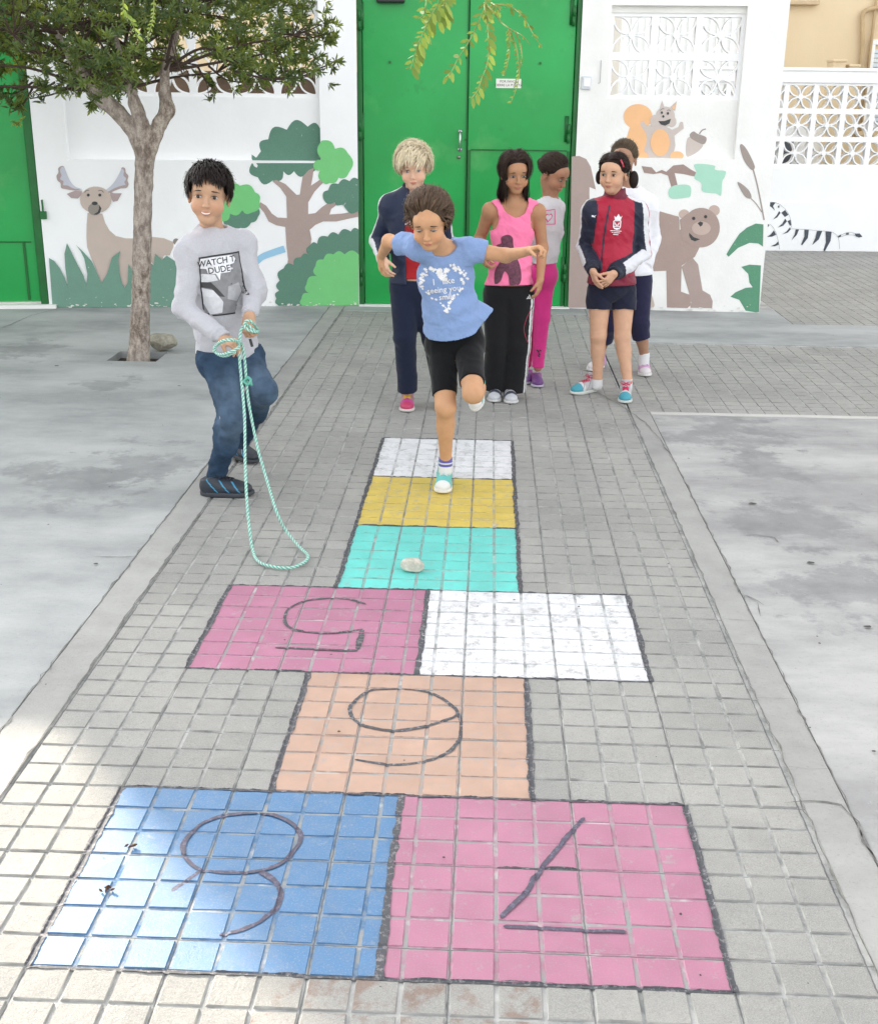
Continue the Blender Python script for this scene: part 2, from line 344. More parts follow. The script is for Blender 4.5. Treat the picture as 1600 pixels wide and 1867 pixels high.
for k, (nme, a, b_, e, f_) in enumerate(SQ):
    col, ro = PAINT[nme]; ua, ub = math.floor(a), math.ceil(b_)
    thr = {'orange': .56, 'yellow': .54, 'pink': .57, 'magenta': .56, 'white': .515, 'blue': .58, 'turquoise': .57}[nme]
    pm = paint_mat('paint_'+nme, col, ro, .8 if nme != 'blue' else .55, thr); gm = grout_mat('groove_'+nme, S(182, 183, 180, .78), S(162, 164, 162, .76), tuple(x*.85 for x in col[:3])+(1,), .75)
    # whole cells plus the half column where two squares meet
    v, F = cells(ua*c, e*c, ub-ua, f_-e)
    lo, hi = a*c, b_*c; v[:, 0] = np.clip(v[:, 0], lo+.001 if a != ua else -9, hi-.001 if b_ != ub else 9)
    mb = MB(); mb.add(v, [tuple(q) for q in F[0::5]], 0); mb.mi = [0]*len(mb.f); nv_ = mb.n; SF = [tuple(q) for i, q in enumerate(F) if i % 5]; mb.f += SF; mb.mi += [2]*len(SF)
    mb.add([(lo, e*c, HG+.002), (hi, e*c, HG+.002), (hi, f_*c, HG+.002), (lo, f_*c, HG+.002)], [(0, 1, 2, 3)], 1)
    lab = {0: 'blue painted square with an 8', 1: 'pink painted square with a 7', 2: 'pale orange painted square with a curled number', 3: 'magenta painted square with a 5', 4: 'worn white painted square beside the magenta one', 5: 'turquoise painted square', 6: 'yellow painted square under the hopping girl', 7: 'white painted square at the far end'}[k]
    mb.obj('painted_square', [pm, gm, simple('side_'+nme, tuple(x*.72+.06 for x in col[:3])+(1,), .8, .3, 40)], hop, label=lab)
def Hh(x, y, painted=True):
    fx = np.abs((x/c+.5) % 1-.5)*c; fy = np.abs((y/c+.5) % 1-.5)*c; d = np.minimum(fx, fy); base = HG+.002 if painted else HG
    return np.maximum(base, HG+(0-HG)*np.clip((d-.0032)/.0028, 0, 1))
def drape(path, w, name, mat, parent, lift=.0016, seed=1, ends=True, **kw):
    P = np.asarray(path, float)[:, :2]; seg = np.linalg.norm(np.diff(P, axis=0), axis=1); s = np.r_[0, np.cumsum(seg)]; n = max(3, int(s[-1]/.006)); t = np.linspace(0, s[-1], n)
    X = np.interp(t, s, P[:, 0]); Y = np.interp(t, s, P[:, 1]); T = np.stack([np.gradient(X), np.gradient(Y)], 1); T /= np.linalg.norm(T, axis=1)[:, None]+1e-9
    Nn = np.stack([-T[:, 1], T[:, 0]], 1); r = np.random.default_rng(seed); K = 7
    def jit(a, q): q = min(q, n); z = r.normal(0, a, n); kk = np.ones(q)/q; return np.convolve(z, kk, 'same')*math.sqrt(q)
    wl = w/2*(1+jit(.16, 5)+jit(.14, 25)); wr = w/2*(1+jit(.16, 5)+jit(.14, 25)); off = jit(.001, 40)
    if ends: e = np.clip(np.minimum(t, s[-1]-t)/(w*.5), .25, 1); wl *= e; wr *= e
    V = []
    for k in range(K):
        q = -wr+(wl+wr)*k/(K-1)+off; x = X+Nn[:, 0]*q; y = Y+Nn[:, 1]*q; V.append(np.stack([x, y, Hh(x, y)+lift], 1))
    V = np.stack(V, 1).reshape(-1, 3); i = np.arange(n-1)[:, None]*K+np.arange(K-1)[None]; i = i.ravel()
    return np_mesh(name, V, np.stack([i+1, i, i+K, i+K+1], 1), mat, parent, **kw)
n = NT('black_line_paint'); w_ = n.ramp(n.noise(60, 5, .75), .52, .62)
n.set(Base_Color=n.mix(n.math('MULTIPLY', w_, .75), S(78, 80, 85, .8), S(165, 160, 162, .75)), Roughness=.7); n.bump(n.noise(250, 3), .3, .002); M_line = n.m
n = NT('purple_line_paint'); w_ = n.ramp(n.noise(60, 5, .75), .52, .62)
n.set(Base_Color=n.mix(n.math('MULTIPLY', w_, .75), S(84, 78, 96, .8), S(130, 128, 150, .75)), Roughness=.6); n.bump(n.noise(250, 3), .3, .002); M_line8 = n.m
U = lambda u, v: (u*c, v*c)
LN = [((-6, 0), (9, 0)), ((9, 0), (9, 7)), ((-6, 7), (9, 7)), ((-6, 0), (-6, 7)), ((1.5, 0), (1.5, 7)), ((-2, 7), (-2, 14)), ((5, 7), (5, 14)), ((-6, 14), (9, 14)),
      ((-6, 14), (-6, 21)), ((9, 14), (9, 21)), ((-6, 21), (9, 21)), ((1.5, 14), (1.5, 21)), ((-2, 21), (-2, 42)), ((5, 21), (5, 42)), ((-2, 28), (5, 28)), ((-2, 35), (5, 35)), ((-2, 42), (5, 42))]
for k, (p, q) in enumerate(LN):
    vert = p[0] == q[0]; drape([U(*p), U(*q)], .017 if vert else .011, 'outline', M_line, hop, lift=.0012, seed=k, ends=False)
def num(pts, f, w, mat, seed, lab=None):
    w *= .80
    P = [G(*f(x, y))[:2] for x, y in pts]; drape(catmull(P, 10), w, 'number_stroke', mat, hop, lift=.0010 if seed > 60 else .0016, seed=seed)
f2 = lambda x, y: (300+x/1.739, 1040+y/1.739); f3 = lambda x, y: (x/2, 1400+y/2); f4 = lambda x, y: (700+x/1.778, 1400+y/1.778)
num([(640, 108), (590, 93), (530, 88), (450, 95), (395, 120), (380, 150), (390, 178), (425, 192), (500, 200), (570, 196), (628, 187)], f2, .013, M_line, 50)
num([(628, 187), (622, 212), (612, 252)], f2, .022, M_line, 61); num([(612, 255), (550, 253), (450, 249), (350, 245)], f2, .013, M_line, 52)
num([(745, 375), (660, 380), (612, 408), (590, 440), (602, 474), (645, 497), (720, 508), (800, 500), (880, 480), (928, 456), (900, 420), (840, 388), (755, 375)], f2, .014, M_line, 53)
num([(928, 450), (940, 490), (930, 540), (890, 580), (820, 606), (740, 617), (670, 612), (602, 600)], f2, .013, M_line, 64)
num([(940, 165), (830, 172), (735, 205), (678, 258), (665, 300), (690, 345), (740, 374), (830, 382), (930, 378), (1020, 350), (1080, 290), (1095, 240), (1060, 200), (1000, 172), (945, 165)], f3, .014, M_line8, 55)
num([(735, 374), (700, 400), (660, 425), (625, 450)], f3, .013, M_line8, 66)
num([(945, 376), (1000, 410), (1028, 455), (1010, 510), (950, 562), (880, 592), (800, 612)], f3, .016, M_line8, 67)
num([(648, 162), (600, 215), (550, 275), (500, 340), (455, 405), (400, 460), (378, 488)], f4, .016, M_line8, 58)
num([(365, 322), (430, 322), (500, 325), (560, 322), (640, 328)], f4, .009, M_line, 69); num([(385, 515), (500, 521), (600, 526), (700, 530), (785, 532)], f4, .014, M_line8, 70)
# cracks and boundary gaps in the yard
M_crack = simple('crack_dark', (.17, .165, .155, 1), .95, .4, 30, 0)  # dark flat ribbons drawn over cracks and gaps
def crack(pts, w=.006, px=True, seed=0, name='crack'):
    r = np.random.default_rng(seed); P = [G(*p)[:2] if px else np.array(p, float) for p in pts]; Q = []
    for a, b_ in zip(P[:-1], P[1:]):
        n = max(2, int(np.linalg.norm(b_-a)/.04)); Q += [a+(b_-a)*i/n+r.normal(0, .0035, 2) for i in range(n)]
    Q.append(P[-1]); Q = np.array(Q); n = len(Q); T = np.gradient(Q, axis=0); T /= np.linalg.norm(T, axis=1)[:, None]+1e-9; N = np.stack([-T[:, 1], T[:, 0]], 1)
    ww = w*.42*np.clip(r.lognormal(-.1, .45, n), .25, 2); ww[0] = ww[-1] = .0004
    V = np.vstack([np.c_[Q+N*ww[:, None], np.full(n, .0035)], np.c_[Q-N*ww[:, None], np.full(n, .0035)]]); i = np.arange(n-1)
    np_mesh(name, V, np.stack([i+n, i+n+1, i+1, i], 1), M_crack, kind='structure')
crack([(-.988, -1.2), (-.988, 8.0)], .0042, False, 1); crack([(-.862, -1.2), (-.862, 7.9)], .005, False, 2)
crack([(1.264, -.2), (1.264, 3.6)], .0045, False, 3); crack([(1.264, 3.6), (1.25, 4.0), (1.21, 4.4), (1.12, 4.75), (1.0, 5.1)], .005, False, 4); crack([(1.152, -.2), (1.152, 4.7)], .004, False, 5)
crack([(1352, 978), (1375, 977), (1410, 981), (1418, 990)], .004, seed=6); crack([(1355, 1085), (1375, 1092), (1392, 1105)], .004, seed=8)
crack([(1360, 1085), (1378, 1100), (1385, 1125)], .003, seed=9); crack([(1430, 1465), (1480, 1462), (1530, 1468), (1565, 1500), (1580, 1545), (1600, 1580)], .006, seed=10)
crack([(0, 600), (60, 575), (110, 562)], .006, seed=11); crack([(170, 1017), (255, 1015)], .004, seed=12); crack([(250, 1195), (285, 1194)], .003, seed=13)
for k, y in enumerate((1130, 1175, 1270, 1395)): crack([G(1165 if 0 else 0, y)[:2]*0+np.array([1.157, G(1300, y)[1]]), np.array([1.26, G(1300, y)[1]-.005])], .0035, False, 20+k)

# ================================================================== WALLS
M_white = simple('white_wall_paint', S(247, 247, 247, .97), .75, .035, 1.6, .25, 25, .006)
M_white2 = simple('old_white_paint', S(242, 241, 237, .95), .8, .05, 3, .4, 40, .006)
n = NT('green_metal_paint'); f_ = n.ramp(n.noise(1.3, 4), .3, .7); w_ = n.ramp(n.noise(2.1, 5, .6), .55, .8)
cg = n.mix(f_, S(16, 148, 66, .95), S(24, 164, 78, 1)); cg = n.mix(n.math('MULTIPLY', n.ramp(n.noise(5, 6, .7), .62, .7), .25), cg, S(10, 112, 46, .9)); cg = n.mix(n.math('MULTIPLY', w_, .45), cg, S(120, 190, 110, .9)); cg = n.mix(n.math('MULTIPLY', n.ramp(n.noise(60, 3, .8), .7, .74), .4), cg, S(6, 90, 34, .9))  # pale yellowish patches: scuffs together with reflections put into the colour
n.set(Base_Color=cg, Roughness=n.mix(w_, (.34,)*3+(1,), (.5,)*3+(1,))); n.bump(n.math('ADD', n.noise(2.5, 3), n.math('MULTIPLY', n.noise(90, 3), .06)), .25, .02); M_green = n.m
M_gdark = simple('green_metal_edge', S(10, 104, 40, .85), .45, .2, 6, .2, 60)
M_chrome = simple('chrome', (.6, .6, .62, 1), .18, .1, 5, 0, metal=1); M_dark = simple('dark_plastic', (.02, .02, .022, 1), .5, .2, 5, .1)
class Fr:
    def __init__(s, A, B):
        s.A = V3(A[0], A[1], 0); e = V3(B[0]-A[0], B[1]-A[1], 0); s.L = np.linalg.norm(e); s.e = e/s.L; s.n = V3(s.e[1], -s.e[0], 0)   # n towards the camera
    def P(s, a, z, o=0): return s.A+s.e*a+s.n*o+V3(0, 0, z)
    def at(s, px, py, o=0):
        d = ray(px, py); t = ((s.A+s.n*o-CP)@s.n)/(d@s.n); q = CP+d*t; return float((q-s.A)@s.e), float(q[2])
    def box(s, b, a0, a1, z0, z1, o0, o1, m=0):
        p = [s.P(a0, z0, o1), s.P(a1, z0, o1), s.P(a1, z0, o0), s.P(a0, z0, o0), s.P(a0, z1, o1), s.P(a1, z1, o1), s.P(a1, z1, o0), s.P(a0, z1, o0)]; b.hexa(p, m)
def lattice(fr, a0, z0, w, h, nx, nz_, o, dep, parent, mat):
    """breeze block with four petals; first one built, the others are copies"""
    fw = .028; b = MB(); cx, cz = w/2, h/2
    for r in ((0, w, 0, fw), (0, w, h-fw, h), (0, fw, fw, h-fw), (w-fw, w, fw, h-fw)): fr0.box(b, *r, -dep, 0)
    th = .013
    for sx in (-1, 1):
        for sz in (-1, 1):
            tip = np.array([sx*(w/2-fw*.6), sz*(h/2-fw*.6)]); L = np.linalg.norm(tip); d = tip/L; nn = np.array([-d[1], d[0]])
            for sg in (-1, 1):
                pts = [tip*t+nn*sg*math.sin(math.pi*t)*L*.23 for t in np.linspace(0.04, 1, 13)]
                for p, q in zip(pts[:-1], pts[1:]):
                    tt = nz(np.r_[q-p, 0])[:2]; m_ = np.array([-tt[1], tt[0]])*th/2
                    c4 = [p-m_, q-m_, q+m_, p+m_]; y0, y1 = -.006, -dep+.006
                    b.hexa([fr0.P(cx+k[0], cz+k[1], y1) for k in c4]+[fr0.P(cx+k[0], cz+k[1], y0) for k in c4])
    ds = [(cx+.028*math.cos(t), cz+.028*math.sin(t)) for t in np.linspace(0, 2*math.pi, 13)[:-1]]
    v = [fr0.P(x, z, -.004) for x, z in ds]+[fr0.P(x, z, -dep+.004) for x, z in ds]; b.add(v, [tuple(range(12))[::-1], tuple(range(12, 24))]+[(i, (i+1) % 12, 12+(i+1) % 12, 12+i) for i in range(12)])
    src = b.obj('lattice_block', mat, None)
    rot = math.atan2(fr.e[1], fr.e[0]); first = True
    for i in range(nx):
        for j in range(nz_):
            o_ = src if first else src.copy()
            if not first: COL.objects.link(o_)
            first = False; o_.parent = parent; o_.location = tuple(fr.P(a0+i*w, z0+j*h, o)-np.array(parent.location)); o_.rotation_euler = (0, 0, rot)
fr0 = Fr((0, 0), (1, 0))
FL = Fr((-3.26, 7.69), (-.747, 8.075)); FRt = Fr((1.018, 8.126), (2.601, 8.078)); FC = Fr((-.747, 8.075), (1.018, 8.126)); FF = Fr((2.6, 12.41), (9.5, 12.79))
HW = 2.66
wl = empty('mural_wall', FL.P(0, 0), 'white wall painted with a deer and a leafy tree, left of the central green doors', 'wall')
b = MB(); a1, zt = FL.at(125, 295); a2, _ = FL.at(585, 290); z1 = 1.17; zb = 1.655; bw = (a2-a1)/6; bh = .327; zt = zb+2*bh
FL.box(b, 0, FL.L, 0, z1, -.22, 0); FL.box(b, 0, a1, z1, HW, -.22, 0); FL.box(b, a2, FL.L, z1, HW, -.22, 0); FL.box(b, a1, a2, zt+.06, HW, -.22, 0)
FL.box(b, a1, a2, z1, zb, -.22, -.085); FL.box(b, a1, a2, zt, zt+.06, -.22, -.085)
b.obj('wall_body', M_white, wl)
lattice(FL, a1, zb, bw, bh, 6, 2, -.1, .09, wl, M_white); NL = (a1, a2, z1)
wr = empty('mural_wall', FRt.P(0, 0), 'white wall painted with a bear and a squirrel, right of the central green doors', 'wall')
b = MB(); a1, _ = FRt.at(1106, 180); a2, _ = FRt.at(1338, 290); z1 = 1.225; zb = 1.675; bw = (a2-a1)/3; bh = .318; zt = zb+2*bh
FRt.box(b, 0, FRt.L, 0, z1, -.2, 0); FRt.box(b, 0, a1, z1, HW, -.2, 0); FRt.box(b, a2, FRt.L, z1, HW, -.2, 0); FRt.box(b, a1, a2, zt+.05, HW, -.2, 0)
FRt.box(b, a1, a2, z1, zb, -.2, -.055); FRt.box(b, a1, a2, zt, zt+.05, -.2, -.055)
b.obj('wall_body', M_white2, wr); lattice(FRt, a1, zb, bw, bh, 3, 2, -.07, .085, wr, M_white)
wf = empty('boundary_wall', FF.P(0, 0), 'low white lattice wall painted with a zebra, across the side passage', 'wall')
b = MB(); z1 = .955; bh = .305; zt = z1+3*bh
FF.box(b, 0, FF.L, 0, z1, -.18, 0); FF.box(b, -0, FF.L, zt, 2.0, -.18, 0); FF.box(b, 0, FF.L, 1.995, 2.03, -.2, .02); FF.box(b, 0, FF.L, .0, .56, 0, .012)
bevel(b.obj('wall_body', M_white, wf), .006)
aw = FF.at(1432, 200)[0]; bw = .334; a0 = aw-bw*3
lattice(FF, a0, z1, bw, bh, 20, 3, -.03, .1, wf, M_white)
b = MB(); FF.box(b, 0, a0, z1, zt, -.16, -.01); b.obj('wall_panel', M_white, wf)

# ---- mural shapes: flat coats of paint on the wall
def pm(name, col, var=.06, wear=.0):
    n = NT(name); f = n.ramp(n.noise(9, 5), .3, .7); lo = tuple(x*(1-var) for x in col[:3])+(1,)
    cc = n.mix(f, lo, col); cc = n.mix(n.math('MULTIPLY', n.ramp(n.noise(28, 5, .7), .68, .70), wear), cc, S(232, 232, 228, .85)); cc = n.mix(n.math('MULTIPLY', n.ramp(n.noise(220, 2, .8), .4, .7), .13), cc, S(220, 220, 215, .85))
    n.set(Base_Color=cc, Roughness=.8); n.bump(n.noise(60, 4), .3, .004); return n.m
MU = dict(dg=pm('mural_dark_green', S(94, 144, 122, .82), wear=.7), lg=pm('mural_light_green', S(122, 214, 130, .86), wear=.4), br=pm('mural_brown', S(172, 146, 138, .84)), tan=pm('mural_tan', S(208, 190, 178, .88)),
          lb=pm('mural_blue', S(160, 210, 240, .9)), gy=pm('mural_grey', S(206, 208, 220, .9)), dk=pm('mural_black', S(60, 62, 64, .7)), mz=pm('mural_muzzle', S(160, 152, 142, .8)), or_=pm('mural_orange', S(252, 196, 142, .9)),
          sq=pm('mural_squirrel_grey', S(212, 198, 190, .9)), mi=pm('mural_mint', S(176, 228, 204, .9)), be=pm('mural_bear', S(182, 158, 148, .84), wear=.5), pk=pm('mural_bear_face', S(208, 184, 172, .86)), ol=pm('mural_cattail', S(172, 158, 150, .84)),
          st=pm('mural_stripe', S(70, 78, 92, .75), wear=.5), ear=pm('mural_ear', S(186, 166, 164, .86)), gd=pm('mural_grass', S(116, 162, 142, .82), wear=.85), bg2=pm('mural_plant_green', S(92, 160, 124, .8), wear=.6), bark=pm('mural_trunk_brown', S(184, 162, 154, .86)))
def scallop(P, bulge=.28, n=7):
    out = []; m = len(P)
    for i in range(m):
        a, b_ = np.array(P[i], float), np.array(P[(i+1) % m], float); d = b_-a; q = np.array([d[1], -d[0]])
        out += [a+d*t+q*bulge*math.sin(math.pi*t)*1.25 for t in np.linspace(0, 1, n)[:-1]]
    return out
def circ(x, y, r, ry=None, n=22): return [(x+r*math.cos(t), y+(ry or r)*math.sin(t)) for t in np.linspace(0, 2*math.pi, n+1)[:-1]]
def clip_poly(P, ax, val, keep_less):
    out = []; ins = lambda p: (p[ax] <= val) == keep_less
    for i in range(len(P)):
        a, b_ = P[i], P[(i+1) % len(P)]
        if ins(a): out.append(a)
        if ins(a) != ins(b_): t = (val-a[ax])/(b_[ax]-a[ax]); out.append((a[0]+(b_[0]-a[0])*t, a[1]+(b_[1]-a[1])*t))
    return out
class Mural:
    def __init__(s, fr, off=0): s.fr = fr; s.off = off; s.b = MB(); s.mats = []; s.k = 0
    def poly(s, P, mat, smooth=False, px=True, off=None, lay=None):
        if smooth: P = [tuple(q) for q in catmull(P, 5, True)]
        if s.fr is FL: P = clip_poly(P, 0, 654, True)
        o = s.off if off is None else off
        Q = [s.fr.at(x, y, o) for x, y in P] if px else P
        if len(Q) < 3: return
        s.k += 1; h = .0015+.0004*s.k if lay is None else .0015+.0004*lay
        V = [s.fr.P(a, max(z, .002), o+h) for a, z in Q]; tris = geometry.tessellate_polygon([[Vector((a, z, 0)) for a, z in Q]])
        if mat not in s.mats: s.mats.append(mat)
        F = []
        for t in tris:
            a, b_, d = (np.array(Q[i]) for i in t); cr = (b_[0]-a[0])*(d[1]-a[1])-(b_[1]-a[1])*(d[0]-a[0]); F.append(t if cr > 0 else t[::-1])
        s.b.add(V, F, s.mats.index(mat))
    def stroke(s, pts, w, mat, w1=None, **k):
        P = catmull(pts, 6); n = len(P); T = np.gradient(P, axis=0); T /= np.linalg.norm(T, axis=1)[:, None]+1e-9; N = np.stack([-T[:, 1], T[:, 0]], 1); ww = np.linspace(w, w if w1 is None else w1, n)/2
        s.poly([tuple(q) for q in P+N*ww[:, None]]+[tuple(q) for q in (P-N*ww[:, None])[::-1]], mat, **k)
    def obj(s, name, parent, lab): return s.b.obj(name, [MU[m] for m in s.mats], parent, label=lab)
d6 = lambda L: [(80+x/5.926, 280+y/5.926) for x, y in L]
m = Mural(FL)
m.poly(d6([(475, 640), (465, 760), (462, 900), (470, 1010), (510, 1120), (560, 1230), (625, 1400), (690, 1300), (760, 1140), (830, 1050), (808, 1150), (820, 1280), (845, 1400), (880, 1445), (910, 1390), (915, 1200), (960, 1260), (1000, 1100), (1150, 1150), (1190, 1205), (1205, 1090), (1240, 1110), (1280, 1145), (1300, 1100), (1360, 1100), (1400, 1010), (1400, 955), (1300, 915), (1180, 900), (1000, 918), (880, 915), (780, 890), (710, 830), (665, 750), (635, 650)]), 'tan')
m.poly(d6(circ(1430, 950, 34)), 'mz')
m.poly(d6([(420, 395), (350, 375), (300, 330), (262, 260), (235, 190), (220, 140), (188, 135), (158, 160), (160, 205), (140, 240), (150, 290), (182, 320), (190, 370), (240, 385), (330, 398)]), 'ear', True)
m.poly(d6([(415, 382), (350, 362), (300, 315), (262, 245), (236, 180), (218, 142), (190, 150), (178, 190), (195, 235), (178, 275), (215, 300), (212, 340), (260, 345), (330, 378)]), 'gy', True)
m.poly(d6([(680, 400), (740, 350), (790, 280), (830, 200), (845, 150), (880, 160), (888, 205), (915, 240), (905, 290), (918, 330), (895, 370), (830, 378), (770, 400), (710, 425)]), 'ear', True)
m.poly(d6([(675, 395), (735, 340), (785, 275), (822, 205), (845, 165), (868, 190), (862, 235), (890, 270), (872, 310), (885, 335), (830, 350), (760, 375), (700, 408)]), 'gy', True)
m.poly(d6([(415, 405), (340, 400), (250, 435), (300, 480), (370, 485), (415, 440)]), 'ear'); m.poly(d6([(715, 410), (760, 428), (845, 428), (800, 510), (750, 520), (725, 470)]), 'ear')
m.poly(d6(circ(563, 500, 170, 145)), 'tan'); m.poly(d6(circ(550, 600, 70, 66)), 'mz'); m.poly(d6([(600, 555), (625, 590), (610, 640), (575, 660), (540, 655), (585, 630), (600, 595)]), 'dk'); m.poly(d6(circ(552, 537, 33, 20)), 'dk')
for x in (484, 609): m.poly(d6(circ(x, 447, 16)), 'dk', lay=22)
m.stroke(d6([(445, 420), (465, 398), (492, 396)]), .9, 'dk', lay=22); m.stroke(d6([(590, 402), (625, 396), (650, 420)]), .9, 'dk', lay=22)
m.obj('painted_deer', wl, 'tan deer with pale grey antlers painted on the wall')
m = Mural(FL)
gx = lambda y: FL.at(100, y)
m.poly(d6([(60, 1125), (120, 1160), (180, 1240), (230, 1340), (268, 1440), (250, 1330), (235, 1220), (228, 1080), (255, 965), (310, 1080), (370, 1200), (430, 1310), (465, 1420), (475, 1300), (440, 1130), (400, 1050), (352, 985), (430, 1060), (520, 1160), (560, 1240), (625, 1400), (690, 1290), (740, 1120), (830, 1050), (808, 1150), (820, 1280), (850, 1405), (880, 1445), (910, 1390), (918, 1190), (960, 1260), (1140, 1170), (1190, 1205), (1205, 1080), (1280, 1145), (1330, 1100), (1420, 1160), (1700, 1150), (1700, 1665), (100, 1665)]), 'gd', lay=26)
m.obj('painted_grass', wl, 'dark green spiky grass painted under the deer')
q = lambda L: [(400+x/4.911, 200+y/4.911) for x, y in L]
m = Mural(FL)
crown = q(scallop([(918, 430), (918, 200), (790, 150), (600, 175), (440, 262), (320, 345), (370, 372), (318, 432), (285, 400), (270, 530), (350, 610), (360, 640), (480, 640), (570, 560), (670, 555), (760, 610), (830, 540)], .0, 2))
top = q([(918, 470), (918, 190)]+[tuple(p) for p in scallop([(905, 175), (790, 152), (603, 180), (438, 265), (372, 372)], -.32, 8)][:-7]+[(372, 372), (330, 430), (290, 400), (290, 440), (310, 470)])
tt = clip_poly(top, 1, 293, True); m.poly(tt, 'dg', off=-.085)
low = q([(860, 478), (330, 478), (345, 500), (335, 520), (310, 505), (300, 482)]+[tuple(p) for p in scallop([(290, 480), (345, 605), (475, 635), (572, 550), (668, 550), (790, 560), (860, 478)], -.30, 7)][:-6])
m.poly(low, 'dg')
m.poly(q([(605, 970), (600, 780), (545, 700), (475, 640), (510, 628), (590, 665), (690, 762), (720, 760), (745, 600), (800, 540), (845, 520), (835, 600), (820, 680), (910, 620), (930, 650), (850, 735), (795, 830), (795, 935), (860, 925), (920, 870), (1000, 818), (1050, 850), (1000, 890), (985, 938), (1100, 930), (1243, 905), (1245, 958), (1160, 975), (1050, 1000), (930, 1000), (860, 1030), (808, 1075), (825, 1160), (808, 1250), (800, 1300), (730, 1340), (640, 1410), (605, 1405), (615, 1340), (600, 1210), (590, 1050), (510, 1035), (440, 1000), (400, 920), (350, 860), (368, 828), (420, 860), (470, 930), (520, 965)]), 'bark')
m.poly(q(scallop([(918, 275), (1035, 350), (1150, 390), (1160, 560), (1065, 610), (985, 655), (925, 650), (900, 545), (838, 500), (918, 450)], .2, 7)), 'lg', lay=8)
m.poly(q(scallop([(1245, 625), (1165, 640), (1065, 665), (975, 720), (928, 790), (1030, 830), (1110, 850), (1130, 830), (1125, 880), (1245, 905)], -.24, 7)), 'dg', lay=9)
m.poly(q(scallop([(50, 960), (110, 830), (200, 790), (350, 880), (345, 960), (285, 1010), (190, 1058), (60, 1050)], .16, 7)), 'dg', lay=10)
m.poly(q(scallop([(30, 1000), (40, 800), (80, 690), (185, 680), (320, 740), (360, 820), (290, 920), (205, 900), (95, 930)], .22, 7)), 'lg', lay=12)
m.stroke(q([(585, 1245), (480, 1280), (380, 1320), (310, 1385)]), 13, 'lb', 11, lay=5)
m.obj('painted_tree', wl, 'brown tree with dark and light green leaf clumps painted on the wall')
m = Mural(FL)
m.poly(q([(1250, 1750), (1250, 1085)]+[tuple(p) for p in scallop([(1250, 1075), (1175, 1090), (1065, 1118), (970, 1135), (875, 1200), (815, 1210), (800, 1300), (730, 1320), (665, 1390), (575, 1420), (540, 1530), (535, 1620), (510, 1690), (530, 1750)], -.26, 7)][:-6]+[(530, 1755)]), 'dg', lay=14)
m.poly(q([(1252, 1757), (1252, 1290)]+[tuple(p) for p in scallop([(1250, 1300), (1120, 1295), (1020, 1295), (932, 1340), (860, 1400), (872, 1490), (780, 1560), (800, 1640), (735, 1690), (745, 1757)], -.24, 7)][:-6]+[(748, 1757)]), 'lg', lay=16)
m.obj('painted_bush', wl, 'light green bush over a dark green one painted beside the door')
MU['chip'] = pm('bare_plaster', S(234, 232, 224, .9))
def chips(fr, x0, x1, ya, yb, n_, parent, seed):
    m = Mural(fr); rs = np.random.default_rng(seed)
    for k in range(n_):
        x = rs.uniform(x0, x1); t = (x-x0)/(x1-x0); y = ya+(yb-ya)*t-abs(rs.normal(0, 1.0))*(3 if k % 4 else 14); r = rs.uniform(.5, 2.6) if k % 4 else rs.uniform(.3, 1.0)
        m.poly([(x+r*rs.uniform(.6, 2.2)*math.cos(a), y+r*rs.uniform(.3, 1)*math.sin(a)) for a in np.linspace(0, 6.28, 9)[:-1]], 'chip', lay=30+k % 3)
    m.obj('bare_patches', parent, 'small bare chips in the mural paint near the ground')
chips(FL, 104, 648, 560, 556, 90, wl, 1); chips(FRt, 1045, 1378, 563, 568, 60, wr, 2)
r1 = lambda L: [(1030+x/4.324, 290+y/4.324) for x, y in L]
m = Mural(FRt)
m.poly(r1([(600, 400), (745, 412), (895, 455), (900, 560), (985, 500), (1060, 690), (1020, 770), (915, 840), (910, 1045), (980, 1070), (1000, 1140), (960, 1175), (800, 1170), (795, 880), (670, 885), (560, 700)]), 'be')
m.poly(r1([(1000, 775), (1045, 830), (1080, 1035), (1140, 1070), (1160, 1120), (1155, 1175), (985, 1172), (975, 1060), (915, 850)]), 'bark')
m.poly(r1(circ(935, 435, 42, 38)), 'pk'); m.poly(r1(circ(1172, 405, 44, 42)), 'pk'); m.poly(r1(circ(1070, 540, 146, 156, 30)), 'be'); m.poly(r1([(900, 480), (960, 430), (1020, 690), (920, 640)]), 'be')
m.poly(r1(circ(1070, 545, 74, 54)), 'pk'); m.poly(r1([(1040, 505), (1062, 492), (1085, 500), (1078, 522), (1062, 532)]), 'dk'); m.poly(r1([(975, 580), (1010, 615), (1060, 632), (1020, 648), (990, 635), (975, 605)]), 'dk')
for x, y in ((1010, 467), (1104, 454)): m.poly(r1(circ(x, y, 13)), 'dk', lay=12)
m.poly(r1([(560, 1045), (620, 1025), (670, 1060), (692, 1110), (690, 1170), (560, 1168)]), 'tan', True)
m.obj('painted_bear', wr, 'greyish brown smiling bear painted on the wall')
m = Mural(FRt)
m.poly(r1([(50, -20), (110, -25), (165, 0), (200, 60), (240, 240), (190, 220), (190, 330), (420, 560), (420, 1170), (22, 1172), (42, 500)]), 'bark', lay=0)
m.poly(r1([(600, 55), (680, 65), (715, 105), (760, 85), (795, 100), (850, 50), (930, 42), (985, 80), (1040, 110), (1020, 138), (930, 118), (860, 110), (885, 210), (835, 225), (808, 130), (750, 110), (690, 118), (620, 108)]), 'br', lay=1)
m.poly(r1([(1020, 40), (1170, 50), (1180, 85), (1260, 95), (1255, 140), (1235, 180), (1225, 285), (1185, 270), (1080, 255), (1070, 190), (1015, 150), (1030, 100)]), 'mi', True, lay=2)
m.poly(r1([(815, 240), (870, 205), (980, 210), (985, 290), (940, 305), (870, 312), (820, 300)]), 'mi', True, lay=3)
